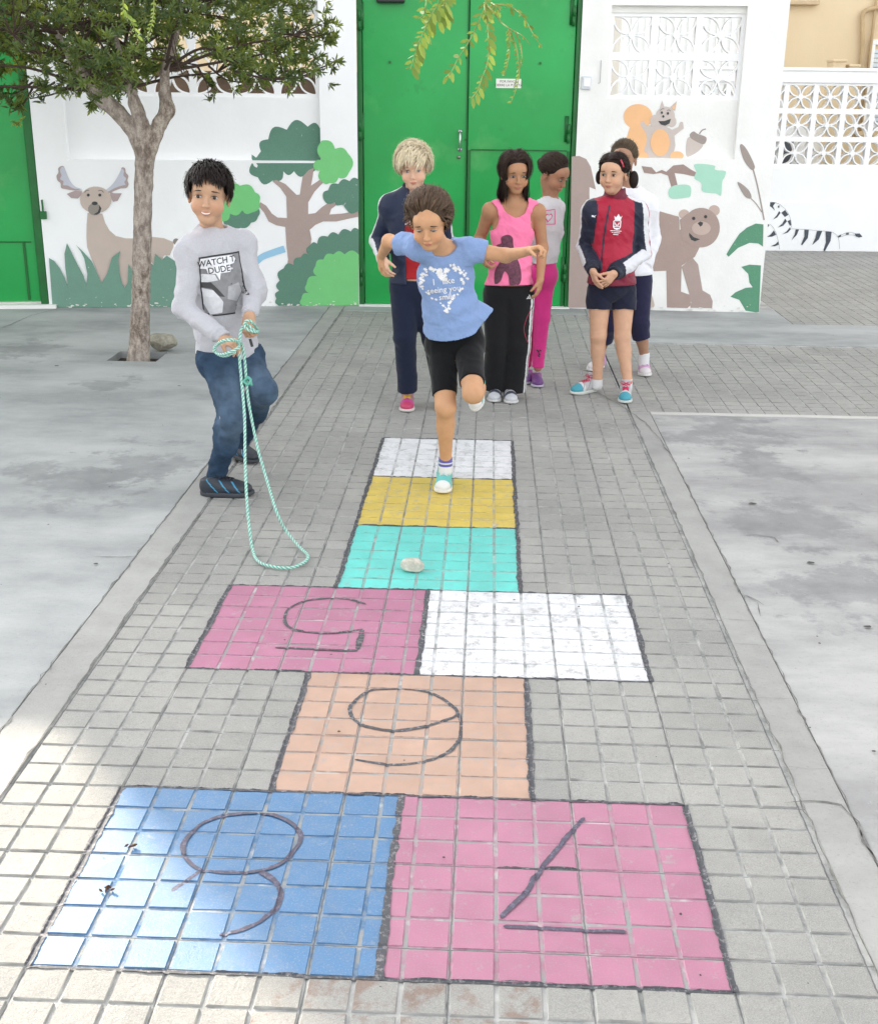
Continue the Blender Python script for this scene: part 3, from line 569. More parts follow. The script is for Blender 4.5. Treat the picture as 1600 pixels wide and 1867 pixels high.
m.obj('painted_branch', wr, 'brown trunk and branch with mint leaves painted on the wall')
m = Mural(FRt)
m.poly(r1([(1560, 515), (1500, 508), (1430, 540), (1370, 590), (1310, 680), (1268, 750), (1285, 770), (1360, 700), (1450, 660), (1520, 665), (1556, 690)]), 'bg2', lay=1)
m.poly(r1([(1540, 838), (1450, 832), (1385, 850), (1440, 905), (1450, 975), (1475, 1010), (1420, 1015), (1340, 1050), (1300, 1085), (1370, 1110), (1400, 1160), (1420, 1195), (1500, 1212), (1525, 1205)]), 'bg2', lay=1)
m.stroke(r1([(1475, 70), (1500, 160), (1525, 270), (1565, 480)]), 2.6, 'ol', lay=1); m.stroke(r1([(1440, 290), (1500, 350), (1548, 420)]), 1.8, 'ol', lay=2)
m.poly([(1348, 268), (1352, 263), (1362, 275), (1374, 300), (1374, 308), (1368, 309), (1355, 292)], 'ol', True, lay=3); m.poly(r1([(1355, 190), (1380, 190), (1440, 240), (1465, 290), (1455, 312), (1410, 290)]), 'ol', True, lay=4)
m.obj('painted_cattail', wr, 'brown cattails and green leaves painted at the wall end')
m = Mural(FRt, -.055); r2 = lambda L: [(1080+x/4.444, y/4.444) for x, y in L]
m.poly(r2(circ(365, 945, 118, 102, 26)), 'or_'); m.poly(r2([(300, 1030), (420, 1020), (490, 1030), (440, 1120), (420, 1290), (330, 1285), (275, 1110)]), 'or_')
m.poly(r2([(545, 1000), (440, 1020), (400, 975), (385, 1010), (430, 1080), (440, 1130), (415, 1220), (445, 1295), (640, 1295), (668, 1180), (660, 1100), (735, 1040), (730, 990), (710, 985), (690, 1030), (640, 1050)]), 'sq')
m.poly(r2([(540, 880), (560, 815), (580, 870)]), 'sq'); m.poly(r2([(625, 870), (680, 818), (665, 900)]), 'sq'); m.poly(r2(circ(587, 945, 78, 82)), 'sq'); m.poly(r2(circ(505, 980, 42, 50)), 'sq'); m.poly(r2(circ(640, 985, 36, 45)), 'sq')
m.poly(r2([(638, 875), (672, 838), (660, 890)]), 'or_'); m.poly(r2(circ(545, 1155, 78, 110, 26)), 'or_'); m.poly(r2(circ(680, 1262, 55, 36)), 'or_'); m.poly(r2(circ(405, 1262, 40, 34)), 'or_')
m.poly(r2([(530, 982), (580, 980), (632, 962), (620, 1000), (585, 1018), (550, 1008)]), 'dk')
for x, y in ((558, 912), (607, 918), (570, 943)): m.poly(r2(circ(x, y, 9, 11, 12)), 'dk', lay=20)
m.stroke(r2([(545, 895), (560, 882), (578, 882)]), .8, 'dk', lay=20); m.stroke(r2([(600, 895), (615, 890), (628, 900)]), .8, 'dk', lay=20)
m.obj('painted_squirrel', wr, 'grey and orange smiling squirrel painted in the wall niche')
m = Mural(FRt, -.055)
m.poly(r2([(780, 1110), (890, 1160), (860, 1220), (780, 1268), (755, 1255), (755, 1180)]), 'sq', True); m.poly(r2([(785, 1090), (815, 1065), (850, 1085), (915, 1110), (915, 1150), (885, 1168), (800, 1125)]), 'ol', True); m.stroke(r2([(862, 1085), (885, 1055), (915, 1045)]), 2.2, 'ol')
m.obj('painted_acorn', wr, 'grey acorn painted beside the squirrel')
z_ = lambda L: [(1380+x/7.273, 340+y/7.273) for x, y in L]
m = Mural(FF, .012)
for P in ([(160, 210), (240, 210), (205, 260), (232, 320), (190, 280), (155, 255)], [(285, 325), (305, 350), (260, 410), (205, 438), (255, 380)], [(365, 312), (410, 375), (360, 405), (315, 348)], [(365, 425), (390, 460), (340, 520), (265, 545), (330, 490)], [(395, 460), (435, 440), (445, 510), (430, 520)],
          [(430, 540), (440, 565), (400, 610), (325, 635), (385, 595)], [(95, 470), (158, 510), (125, 550), (85, 570), (108, 520)], [(215, 580), (245, 640), (190, 665), (125, 668), (180, 630)], [(275, 728), (280, 770), (230, 792), (170, 792), (235, 765)], [(505, 568), (548, 570), (520, 640), (450, 712), (488, 640)],
          [(620, 572), (678, 575), (665, 680), (590, 778), (575, 770), (620, 660)], [(785, 590), (855, 590), (810, 700), (720, 778), (765, 680)], [(900, 595), (980, 600), (965, 720), (890, 858), (870, 845), (905, 740)], [(1285, 625), (1350, 622), (1388, 665), (1340, 675), (1300, 660)], [(1170, 618), (1210, 612), (1205, 635), (1168, 638)], [(1065, 655), (1105, 635), (1100, 665), (1068, 678)], [(270, 255), (290, 250), (285, 285), (265, 275)]): m.poly(z_(P), 'st')
m.poly(z_(circ(133, 372, 9)), 'st')
for P in ([(165, 500), (210, 550), (250, 640), (275, 740), (290, 830)], [(305, 250), (370, 305), (420, 390), (440, 460), (450, 545)], [(440, 560), (620, 568), (800, 585), (960, 598), (1030, 630), (1070, 690), (1085, 830)], [(1070, 665), (1150, 620), (1220, 605), (1300, 625)], [(1100, 668), (1180, 640), (1290, 645)], [(120, 215), (170, 205), (245, 215), (305, 245)]): m.stroke(z_(P), .45, 'st', lay=20)
m.obj('painted_zebra', wf, 'reclining zebra with dark stripes painted on the wall')
# ---- central doors
dr = empty('double_door', FC.P(0, 0), 'tall closed green metal double doors between the two mural walls', 'door')
def leaf(a0, a1, nm, lab):
    b = MB(); FC.box(b, a0, a1, .012, HW-.1, -.09, -.045); return bevel(b.obj(nm, M_green, dr, label=lab), .004)
b = MB(); FC.box(b, .03, FC.L-.03, .01, HW, -.13, -.1); b.obj('door_back', M_gdark, dr)
s0 = FC.at(664, 500)[0]; sm = FC.at(849, 400)[0]; s1 = FC.at(1030, 500)[0]
b = MB(); FC.box(b, 0, s0-.004, 0, HW, -.2, -.02); FC.box(b, s1+.004, FC.L, 0, HW, -.2, -.02); FC.box(b, s0-.004, s1+.004, HW-.095, HW, -.2, -.02); bevel(b.obj('door_frame', M_gdark, dr), .005)
lf = leaf(s0, sm-.003, 'door_leaf', 'left green leaf with the chrome handle'); rt = leaf(sm+.004, s1, 'door_leaf', 'right green leaf with a small notice')
b = MB(); FC.box(b, -.0, FC.L, .001, .008, -.3, .05); b.obj('threshold', M_white2, dr)
b = MB(); za = FC.at(860, 274)[1]; FC.box(b, sm+.03, s1-.03, za, za+.008, -.045, -.030)
FC.box(b, sm+.006, sm+.03, .012, za+.0, -.045, -.037); FC.box(b, s1-.028, s1-.008, .012, za, -.045, -.037); bevel(b.obj('raised_seam', M_gdark, rt), .002)
b = MB(); FC.box(b, sm-.013, sm-.005, .02, HW-.11, -.045, -.036); b.obj('raised_seam', M_gdark, lf)
for (x, y) in ((655, 38), (656, 240), (658, 505), (1046, 30), (1036, 245), (1029, 500)):
    a, z = FC.at(x, y); b = MB(); left = x < 800; p0 = FC.P(a, z-.07, -.012); b.tube([p0, p0+V3(0, 0, .07)], .013, 10); b.tube([p0+V3(0, 0, .072), p0+V3(0, 0, .15)], .013, 10)
    FC.box(b, a+(0 if left else -.03), a+(.03 if left else 0), z-.06, z+.14, -.045, -.03); b.obj('hinge', M_gdark, dr, True)
a, z0 = FC.at(838, 273); _, z1_ = FC.at(838, 240); b = MB()
pts = [FC.P(a, z0, -.04), FC.P(a, z0+.01, -.015), FC.P(a, z0+.03, .0), FC.P(a, (z0+z1_)/2, .005), FC.P(a, z1_-.03, .0), FC.P(a, z1_-.01, -.015), FC.P(a, z1_, -.04)]; b.tube(catmull(pts, 5), [.008]*31 if 0 else .008, 10)
for z in (z0, z1_): FC.box(b, a-.014, a+.014, z-.012, z+.012, -.046, -.036)
b.obj('handle', M_chrome, lf, True)
a, z = FC.at(836, 287); b = MB(); b.tube([FC.P(a, z, -.046), FC.P(a, z, -.032)], .014, 16); b.obj('lock', simple('lock_brass', (.25, .24, .2, 1), .35, metal=1), lf, True)
for x, y, pr_ in ((710, 113, lf), (985, 115, rt), (851, 105, lf), (849, 255, rt)):
    a, z = FC.at(x, y); b = MB(); b.tube([FC.P(a, z, -.046), FC.P(a, z, -.034)], .011, 8); b.obj('bolt', M_gdark, pr_)
def text_mesh(txt, size, bold=0, align='CENTER', sp=1.0):
    cu = bpy.data.curves.new('t', 'FONT'); cu.body = txt; cu.size = size; cu.align_x = align; cu.align_y = 'CENTER'; cu.offset = bold; cu.space_character = sp; cu.resolution_u = 2
    o = bpy.data.objects.new('t', cu); COL.objects.link(o); dg = bpy.context.evaluated_depsgraph_get(); dg.update(); me = bpy.data.meshes.new_from_object(o.evaluated_get(dg))
    v = np.array([tuple(p.co) for p in me.vertices]).reshape(-1, 3); f = [tuple(p.vertices) for p in me.polygons]; bpy.data.objects.remove(o); bpy.data.meshes.remove(me); return v, f
M_sign = simple('notice_white', S(240, 238, 230, .9), .4, .03, 5, 0); M_ink = simple('ink', (.05, .05, .055, 1), .6, .1, 5, 0)
a, z = FC.at(927, 152); sg = empty('notice', FC.P(a, z, -.045), 'small white notice reading POR FAVOR CIERRE LA PUERTA on the right green leaf', 'sign')
b = MB(); FC.box(b, a-.1, a+.1, z-.035, z+.035, -.045, -.041); b.obj('plate', M_sign, sg)
b = MB()
for k, t in enumerate(('POR FAVOR', 'CIERRE LA PUERTA')):
    v, f = text_mesh(t, .026); b.add([FC.P(a+p[0], z+.014-k*.028+p[1], -.0395) for p in v], f)
b.obj('lettering', M_ink, sg)
a, z = FC.at(714, 2); b = MB(); FC.box(b, a-.12, a+.1, z-.012, z+.07, -.045, .02); bevel(b.obj('door_closer', M_dark, None, label='black door closer box at the top of the left green leaf', cat='door closer'), .012)
a, z = FRt.at(1068, 151); sw = empty('light_switch', FRt.P(a, z), 'small square grey outdoor switch on the white wall beside the doors', 'switch')
b = MB(); FRt.box(b, a-.038, a+.038, z-.05, z+.05, 0, .022); bevel(b.obj('housing', simple('switch_grey', S(222, 226, 232, .85), .4), sw), .008)
b = MB(); FRt.box(b, a-.022, a+.03, z-.03, z+.036, .022, .03); bevel(b.obj('rocker', simple('switch_white', S(244, 244, 246, .9), .35), sw), .005)
a, z = FRt.at(1094, 131); b = MB(); b.tube([FRt.P(a, z+.085, 0), FRt.P(a, z+.08, .014), FRt.P(a, z-.08, .014), FRt.P(a-.012, z-.085, .002)], .003, 6)
b.obj('wall_hook', simple('galvanised', (.35, .35, .36, 1), .4, metal=.7), None, label='thin metal rod hook fixed to the white wall beside the lattice', cat='hook')
# ---- left green gate
FD = Fr((-3.26-FL.e[0]*2.2, 7.69-FL.e[1]*2.2), (-3.26, 7.69)); dl = empty('gate', FD.P(2.2, 0), 'plain green metal gate at the left edge, behind the tree crown', 'gate')
b = MB(); FD.box(b, 0, 2.13, .05, HW-.1, -.07, -.03); gl = bevel(b.obj('gate_leaf', M_green, dl), .004)
b = MB(); FD.box(b, 2.135, 2.195, .03, HW, -.12, 0); FD.box(b, 0, 2.135, HW-.095, HW, -.12, 0); bevel(b.obj('gate_frame', M_gdark, dl), .004)
zz = FD.at(60, 443)[1]; b = MB(); FD.box(b, .0, 2.1, zz, zz+.01, -.03, -.018); FD.box(b, 2.03, 2.05, .06, zz, -.03, -.018); bevel(b.obj('raised_seam', M_gdark, gl), .003)
a, z = FD.at(79, 392); b = MB(); FD.box(b, a-.02, a+.03, z-.03, z+.03, -.0, .03); b.tube([FD.P(a+.005, z-.02, .015), FD.P(a+.005, z+.12, .015)], .008, 8); bevel(b.obj('latch', M_gdark, dl), .005)
b = MB(); FD.box(b, 0, 2.26, .001, .03, -.1, .05); b.obj('threshold', M_white2, dl)

# ---- street beyond: building, brown wall
n = NT('beige_render'); n.set(Base_Color=n.mix(n.ramp(n.noise(.9, 5), .3, .7), S(232, 208, 170, .86), S(238, 216, 180, .88)), Roughness=.9); n.bump(n.noise(60, 4), .4, .006); M_beige = n.m
YB = 16.0
bd = empty('building', (4, YB, 0), 'tall beige rendered building across the street', 'building')
b = MB(); b.box(-10.4, 17, YB, YB+8, 0, 8.5); b.obj('wall', M_beige, bd)
def window(x0, x1, z0, z1, lab=None):
    fr_ = MB(); d = .05
    for r in ((x0-.07, x1+.07, z0-.07, z0), (x0-.07, x1+.07, z1, z1+.07)): fr_.box(r[0], r[1], YB-.05, YB-.002, r[2], r[3])
    for r in ((x0-.07, x0), (x1, x1+.07)): fr_.box(r[0], r[1], YB-.05, YB-.002, z0, z1)
    w = bevel(fr_.obj('window', M_white2, bd), .008)
    s_ = MB(); k = int((z1-z0)/.06)
    for i in range(k): s_.box(x0, x1, YB-.03, YB-.004, z0+i*.06+.004, z0+i*.06+.054)
    s_.obj('shutter', simple('shutter_grey', S(214, 222, 226, .85), .5), w)
    s_ = MB(); s_.box(x0-.12, x1+.12, YB-.14, YB-.002, z0-.13, z0-.072); bevel(s_.obj('sill', simple('sill_beige', S(222, 196, 158, .8), .8), w), .008)
window(3.4, 4.65, 3.05, 4.3); window(5.62, 6.9, 1.35, 2.42); window(8.6, 9.8, 1.35, 2.42); window(0.2, 1.4, 3.05, 4.3); window(7.2, 8.3, 3.05, 4.3); window(2.75, 3.05, .6, 2.3)
sun_block = empty('building', (-12, YB, 0), 'unseen stepped block added behind the green gate to shape the sun patch', 'building')
b = MB(); b.box(-12.88, -11.45, YB, YB+8, 0, 9.5); b.box(-11.45, -10.45, YB+.4, YB+8, 0, 6.62); b.obj('wall', M_beige, sun_block)  # added out of sight; its edges and stepped heights shape the sunlight
b = MB(); b.box(-12.92, -11.41, YB-.04, YB+8, 9.5, 9.62); bevel(b.obj('sun_block_top', M_white2, sun_block), .02)
lw = Fr((-16, 5.74), (-3.26-FL.e[0]*2.2, 7.69-FL.e[1]*2.2)); b = MB(); lw.box(b, 0, lw.L, 0, HW, -.2, 0); bevel(b.obj('boundary_wall', M_white2, None, label='plain white wall added out of view beyond the left green gate for shade', cat='wall'), .006)  # off-frame wall added to keep the sun off the left yard
M_pipe = simple('pipe_beige', S(206, 178, 136, .8), .7)
b = MB(); b.tube(catmull([(5.46, YB-.06, 1.2), (5.44, YB-.06, 2.3), (5.40, YB-.06, 2.65), (5.42, YB-.06, 2.85), (5.75, YB-.06, 2.9), (6.6, YB-.06, 2.92)], 6), .03, 8); b.obj('pipe', M_pipe, bd, True)
b = MB(); b.tube([(5.56, YB-.05, 1.2), (5.54, YB-.05, 5)], .02, 8); b.obj('pipe', M_pipe, bd, True)
M_pale = simple('street_panel', (.93, .93, .91, 1), .8, .04, 3, .1)
vn = [(2.9, 15.0, 1.1, .9, 'white panel van parked in the street behind the lattice wall')]
for (xa, xb, zt_, lab) in ((W(1518, 110, 14.2)[0], W(1543, 110, 14.2)[0], W(1530, 108, 14.2)[2], 'taller beige masonry pier showing above the far lattice wall'), (W(1547, 117, 14.2)[0], W(1568, 117, 14.2)[0], W(1550, 117, 14.2)[2], 'shorter beige masonry pier showing above the far lattice wall')):
    pr_ = empty('masonry_pier', ((xa+xb)/2, 14.2, 0), lab, 'pier', 'beige piers behind the far wall')
    b = MB(); b.box(xa+.01, xb-.01, 14.2, 14.5, 0, zt_-.03); b.obj('shaft', M_beige, pr_); b = MB(); b.box(xa-.0, xb+.0, 14.18, 14.52, zt_-.03, zt_); bevel(b.obj('cap', M_beige, pr_), .006)
# white street booth seen through the right-hand lattices
bo = empty('kiosk', (2.6, 14.6, 0), 'white street kiosk with vertical slats glimpsed through the lattice beside the squirrel', 'kiosk')
b = MB(); b.box(1.95, 5.0, 14.4, 15.4, 0, 1.35); b.box(1.95, 3.55, 14.4, 15.4, 1.35, 2.9); b.obj('wall', M_pale, bo)
b = MB(); [b.box(1.98+i*.09, 2.02+i*.09, 14.36, 14.4, .2, 2.8) for i in range(17)]; b.obj('slats', M_pale, bo)
b = MB(); b.box(1.85, 3.65, 14.3, 15.5, 2.9, 3.0); bevel(b.obj('roof', M_white, bo), .02)
gl_ = simple('dark_glass', (.06, .07, .09, 1), .15, .2, 3, 0, spec=.8)
b = MB(); b.box(3.6, 4.25, 14.36, 14.398, .75, 1.22); b.obj('window', gl_, bo)
M_brown = simple('brown_render', S(104, 84, 70, .8), .9, .25, 3, .4, 30, .01)
b = MB(); b.box(-9.5, -1.0, 11.0, 11.25, 0, 1.84); b.box(-9.5, -1.0, 10.96, 11.29, 1.84, 1.9)
bevel(b.obj('garden_wall', M_brown, None, label='low brown wall seen through the left lattice behind the tree crown', cat='wall'), .01)

# ================================================================== TREE
n = NT('bark'); f1 = n.ramp(n.noise(26, 8, .75, stretch=(1, 1, .5)), .40, .60); f2_ = n.ramp(n.noise(70, 4, .8), .5, .66); f3_ = n.ramp(n.noise(3, 3), .4, .65)
cb = n.mix(f1, S(116, 98, 86, .8), S(204, 190, 176, .88)); cb = n.mix(n.math('MULTIPLY', f2_, .6), cb, S(92, 78, 70, .7)); cb = n.mix(n.math('MULTIPLY', f3_, .4), cb, S(206, 196, 188, .85))
n.set(Base_Color=cb, Roughness=.9); n.bump(n.math('ADD', n.noise(24, 8, .75, stretch=(1, 1, .3)), n.math('MULTIPLY', n.noise(90, 4), .4)), .9, .02); M_bark = n.m
def leaf_mat(name, c0, c1, tr, rough=.45):
    n = NT(name); oi = n.n.new('ShaderNodeAttribute'); oi.attribute_name = 'Col'
    sp = n.n.new('ShaderNodeSeparateColor'); n.L(oi.outputs['Color'], sp.inputs[0]); cc = n.mix(sp.outputs[0], c0, c1); n.set(Base_Color=cc, Roughness=rough)
    t = n.n.new('ShaderNodeBsdfTranslucent'); n.L(n.mix(sp.outputs[0], tuple(x*.22 for x in tr[:3])+(1,), tr), t.inputs[0]); ms = n.n.new('ShaderNodeMixShader'); ms.inputs[0].default_value = .38
    n.L(n.b.outputs[0], ms.inputs[1]); n.L(t.outputs[0], ms.inputs[2]); n.L(ms.outputs[0], n.out.inputs[0]); return n.m
M_leaf = leaf_mat('tree_leaf', (.026, .066, .026, 1), (.11, .17, .05, 1), (.62, .66, .08, 1)); M_leaf2 = leaf_mat('spray_leaf', (.10, .20, .03, 1), (.26, .36, .06, 1), (.34, .42, .06, 1))
TB = V3(PX, PY, -.05); tree = empty('tree', (PX, PY, 0), 'small leafy tree with a pale forked trunk growing from a pit in the concrete', 'tree')
def TW(x, y, dy=0): return W(x, y, PY+dy)
tk = SD(); trp = [((252, 668), .088), ((254, 640), .075), ((255, 600), .069), ((257, 540), .064), ((259, 470), .064), ((260, 400), .061), ((262, 340), .062), ((263, 300), .064), ((268, 268), .068)]
for (p, r), (p2, r2_) in zip(trp[:-1], trp[1:]): tk.cone(TW(*p), TW(*p2), r*.93, r2_*.93, .01)
def limb(L, dys):
    Q = [TW(p[0], p[1], d) for (p, r), d in zip(L, dys)]
    for i in range(len(Q)-1): tk.cone(Q[i], Q[i+1], L[i][1], L[i+1][1], .02)
    return Q
limb([((262, 275), .055), ((240, 232), .05), ((215, 205), .048), ((190, 182), .052), ((172, 165), .047), ((152, 140), .036), ((130, 105), .028), ((105, 60), .018)], [0, 0, -.02, -.04, -.08, -.1, -.15, -.2])
limb([((262, 262), .05), ((258, 225), .042), ((245, 190), .034), ((238, 160), .03), ((222, 110), .024), ((205, 50), .016)], [0, -.02, -.04, -.05, 0, .05])
limb([((276, 265), .047), ((292, 225), .042), ((306, 200), .046), ((300, 170), .034), ((300, 130), .028), ((318, 70), .022), ((335, 10), .015)], [.01, .02, .03, .02, 0, 0, .1])
limb([((258, 205), .024), ((240, 160), .02), ((200, 158), .018)], [0, .05, .1])
def barkd(P, d): return d+.004*wob(P*np.array([1, 1, .45]), 5.5, 1.0)+.0022*wob(P*np.array([1, 1, .5]), 17, 2.)
tk.fn(barkd); sd_obj('trunk', tk, .008, M_bark, tree)
# twigs and whorls of leaves
def inside_crown(p):
    x, y, z = p; s = (W(0, 0, y), )
    # project into the crown outline by its real extents
    dx = (x+1.95); e = ((dx/(1.30 if dx > 0 else 2.35))**2+((y-5.95)/1.0)**2)
    zb_ = 1.84+.12*math.sin(3.1*x+1)+.10*math.sin(6.3*x+2.0*y)-(.22 if abs(dx+.05) < .32 else 0)+(.14*max(0, dx-.4))
    return e < 1 and z > zb_ and z < 1.95+1.5*math.sqrt(max(0, 1-e))
tw = MB(); LV = []; LF = []; LC = []; nl = 0; r_ = random.Random(5); hubs = [TW(205, 50, .05), TW(105, 60, -.2), TW(335, 10, .1), TW(130, 105, -.15), TW(300, 130, 0), TW(172, 165, -.08), TW(238, 160, -.05), TW(222, 110, 0)]
sec = []
for i in range(46):
    h_ = hubs[i % len(hubs)]; a = r_.uniform(0, 2*math.pi); R = r_.uniform(.35, .85); t = h_+V3(math.cos(a)*R*(1.0 if math.cos(a) > 0 else 1.7), math.sin(a)*R*.6, r_.uniform(-.05, .45))
    mid = (h_+t)/2+V3(0, 0, r_.uniform(-.05, .1)); P = catmull([h_, mid, t], 6); tw.tube(P, np.linspace(.012, .004, len(P)), 5); sec += [P[k] for k in range(4, len(P))]
sec = np.array(sec); cnt = 0
lowb = [((60, 150), (100, 150)), ((55, 180), (150, 140)), ((0, 170), (60, 150)), ((620, 108), (520, 130)), ((590, 125), (480, 140)), ((560, 140), (430, 130)), ((395, 165), (360, 120)), ((440, 150), (380, 120)), ((600, 60), (520, 60)), ((585, 45), (500, 60)), ((20, 205), (60, 160)), ((520, 150), (450, 120))]
tips = []
for t, s_ in lowb:
    dy = r_.uniform(-.35, .3); a, b2 = TW(*t, dy), TW(*s_, dy*.5); tw.tube(catmull([b2, (a+b2)/2+V3(0, 0, -.03), a], 5), np.linspace(.008, .003, 11), 5)
    for k in range(4): tips.append(a+V3(r_.gauss(0, .05), r_.gauss(0, .05), r_.gauss(0, .04)))
    tips.append((a+b2)/2); tips.append(a*.75+b2*.25)
while cnt < 4200:
    p = V3(r_.uniform(-4.3, -.6), r_.uniform(4.9, 7.0), r_.uniform(1.55, 2.75))
    if not inside_crown(p): continue
    if wob(p[None], 1.7, .5)[0] < -.62: continue
    tips.append(p); cnt += 1
for i, p in enumerate(tips):
    j = np.argmin(((sec-p)**2).sum(1)); s_ = sec[j]
    if np.linalg.norm(s_-p) < .28 and i % 3 == 0: tw.tube([s_, (s_+p)/2+V3(0, 0, .02), p], [.004, .003, .002], 4, cap=False)
    axd = nz((p-s_)+V3(0, 0, .12)+rng.normal(0, .08, 3)); a0 = r_.uniform(0, 6.28); t1 = nz(np.cross(axd, V3(.3, .2, 1))); t2 = np.cross(axd, t1); bright = r_.random()**2
    for k in range(r_.randint(8, 13)):
        a = a0+k*2.4; el = r_.uniform(.1, 1.5); d = nz(axd*math.cos(el)+(t1*math.cos(a)+t2*math.sin(a))*math.sin(el)); Ln = r_.uniform(.036, .066); w = Ln*r_.uniform(.09, .14)
        sd_ = nz(np.cross(d, axd+.01)); up = np.cross(sd_, d); q = p-axd*r_.uniform(0, .03)
        pts = [q, q+d*Ln*.35+sd_*w-up*.003, q+d*Ln*.7+sd_*w*.8-up*.004, q+d*Ln-up*.01, q+d*Ln*.7-sd_*w*.8-up*.004, q+d*Ln*.35-sd_*w-up*.003, q+d*Ln*.5+up*.002]
        LV += pts; LF += [(nl, nl+1, nl+6), (nl+1, nl+2, nl+6), (nl+2, nl+3, nl+6), (nl+3, nl+4, nl+6), (nl+4, nl+5, nl+6), (nl+5, nl, nl+6)]; nl += 7; LC += [min(1, max(0, bright*.8+r_.random()*.35))]*7
LC = np.array(LC); np_mesh('leaves', LV, LF, M_leaf, tree, col=np.stack([LC]*3, 1)); tw.obj('twigs', simple('twig_bark', (.07, .045, .035, 1), .9), tree, True)

M_stem = simple('green_stem', S(150, 160, 80, .8), .6)
# ---- foreground leaf sprays hanging into the frame
def spray(name, label, YS, stems, cat='branch'):
    e0 = W(*stems[0][0][0], YS); root = empty(name, e0, label, cat, 'hanging leaf sprays')
    for si, (pts, kind, cnt_, Ll, Lr) in enumerate(stems):
        st = MB(); V = []; F = []; C = []; n0 = 0
        P = catmull([W(x, y, YS+.02*math.sin(3*i+si)) for i, (x, y) in enumerate(pts)], 10); st.tube(P, np.linspace(.0022, .0008, len(P)), 6)
        for k in range(cnt_):
            for side in (-1, 1):
                Lk = Ll if side < 0 else Lr
                if Lk <= 0: continue
                t = (k+.6)/cnt_*(len(P)-2); i = int(t); p = P[i]+(P[i+1]-P[i])*(t-i); T = nz(P[i+1]-P[i]); out = nz(np.cross(T, FW))*side
                if out[0]*side < 0: out = -out
                d = nz(T*.55+out*.7+V3(0, r_.uniform(-.35, .35), -.55 if side > 0 else -.15)); Ln = Lk*r_.uniform(.8, 1.15)*(1 if kind else 1); w = Ln*.17
                s_ = nz(np.cross(d, FW+rng.normal(0, .35, 3))); V += [p+d*.002, p+d*Ln*.3+s_*w, p+d*Ln*.72+s_*w*.95, p+d*Ln, p+d*Ln*.72-s_*w*.95, p+d*Ln*.3-s_*w]; F += [tuple(n0+q for q in range(6))]; n0 += 6
                C += [r_.uniform(.2, 1)]*6
        ns = st.n; st.add(V, F, 1); np_mesh('leaf', np.vstack(st.v), st.f, [M_stem, M_leaf2], root, mi=st.mi, col=np.stack([np.r_[np.zeros(ns), np.array(C)]]*3, 1))
    return root
s5 = lambda L: [(720+x/5.714, y/5.714) for x, y in L]
spray('leaf_spray', 'yellow-green leaf spray hanging in front of the left door leaf, top centre', 1.15, [([(812, -420), (808, -200), (802, -60), (799, 2)]+s5([(380, 150), (320, 290), (250, 430), (210, 560), (160, 720)]), 1, 22, .022, .040), (s5([(540, -120), (520, 0), (500, 120), (440, 230)]), 1, 7, .02, .042), (s5([(330, -90), (320, 60), (300, 150), (250, 190)]), 1, 4, .024, .026)])
spray('leaf_spray', 'drooping leaf spray with small paired leaflets in front of the door seam, top centre', 1.22, [([(888, -420), (886, -200), (884, -40)]+s5([(940, 40), (880, 200), (810, 350), (740, 480), (650, 620), (590, 740), (530, 800)]), 1, 14, .024, .026), (s5([(930, 30), (940, 120), (965, 250), (970, 400), (975, 560), (950, 700), (900, 830), (860, 940), (790, 1030)]), 1, 15, .012, .034),
      (s5([(940, 40), (1020, 120), (1100, 225), (1180, 290), (1240, 325), (1320, 370), (1400, 460)]), 0, 3, .008, .008), (s5([(1180, 300), (1195, 430), (1190, 560), (1160, 700), (1140, 790)]), 0, 16, .013, .0), (s5([(1200, 330), (1250, 460), (1280, 600), (1290, 760), (1270, 900), (1200, 1080)]), 0, 17, .012, .0), (s5([(1250, 330), (1300, 450), (1320, 600), (1310, 690)]), 0, 14, .005, .005)])
spray('leaf_spray', 'arching leaf spray reaching right across the right door leaf, above the notice', 1.3, [([(889, -300), (888, -100)]+s5([(950, 40), (1050, 45), (1150, 55), (1240, 90), (1310, 150), (1370, 230), (1440, 360), (1530, 500)]), 0, 13, .009, .022), (s5([(1000, 30), (1060, 70), (1090, 130)]), 0, 4, .02, .02)])
spray('leaf_spray', 'bright green leaf spray hanging over the left tree crown', 1.4, [([(222, -300), (222, -80), (225, 0), (226, 22), (240, 40), (250, 66)], 0, 13, .014, .024), ([(280, -200), (280, -50), (281, 10), (278, 40), (268, 70)], 0, 16, .012, .012)])
# ---- stones and litter
def stone(name, cx, cy, px_w, hh, col, label, seed, sq=(1, .8), zoff=0):
    a = G(cx-px_w/2, cy)[0]; b2 = G(cx+px_w/2, cy); r = (b2[0]-a)/2; gp = G(cx, cy); bm = bmesh.new(); bmesh.ops.create_icosphere(bm, subdivisions=4, radius=1)
    v = np.array([tuple(q.co) for q in bm.verts]); f = [tuple(k.index for k in q.verts) for q in bm.faces]; bm.free(); rs = np.random.default_rng(seed)
    for _ in range(15):
        nn = nz(rs.normal(0, 1, 3)); dd = rs.uniform(.62, .9); e = v@nn; v = v-np.maximum(e-dd, 0)[:, None]*nn*.9
    v *= 1+.03*wob(v, 1.3, seed)[:, None]+.01*wob(v, 4, seed)[:, None]; v = v*np.array([r, r*sq[1], hh/2])*1.12; v[:, 2] -= v[:, 2].min()+.004; v += gp*np.array([1, 1, 0])+V3(0, 0, zoff)
    n = NT(name+'_mat'); n.set(Base_Color=n.mix(n.ramp(n.noise(30, 6, .7), .35, .65), tuple(x*.55 for x in col[:3])+(1,), col), Roughness=.9); n.bump(n.noise(60, 6, .7), .8, .006)
    np_mesh(name, v, f, n.m, None, label=label, cat='stone')
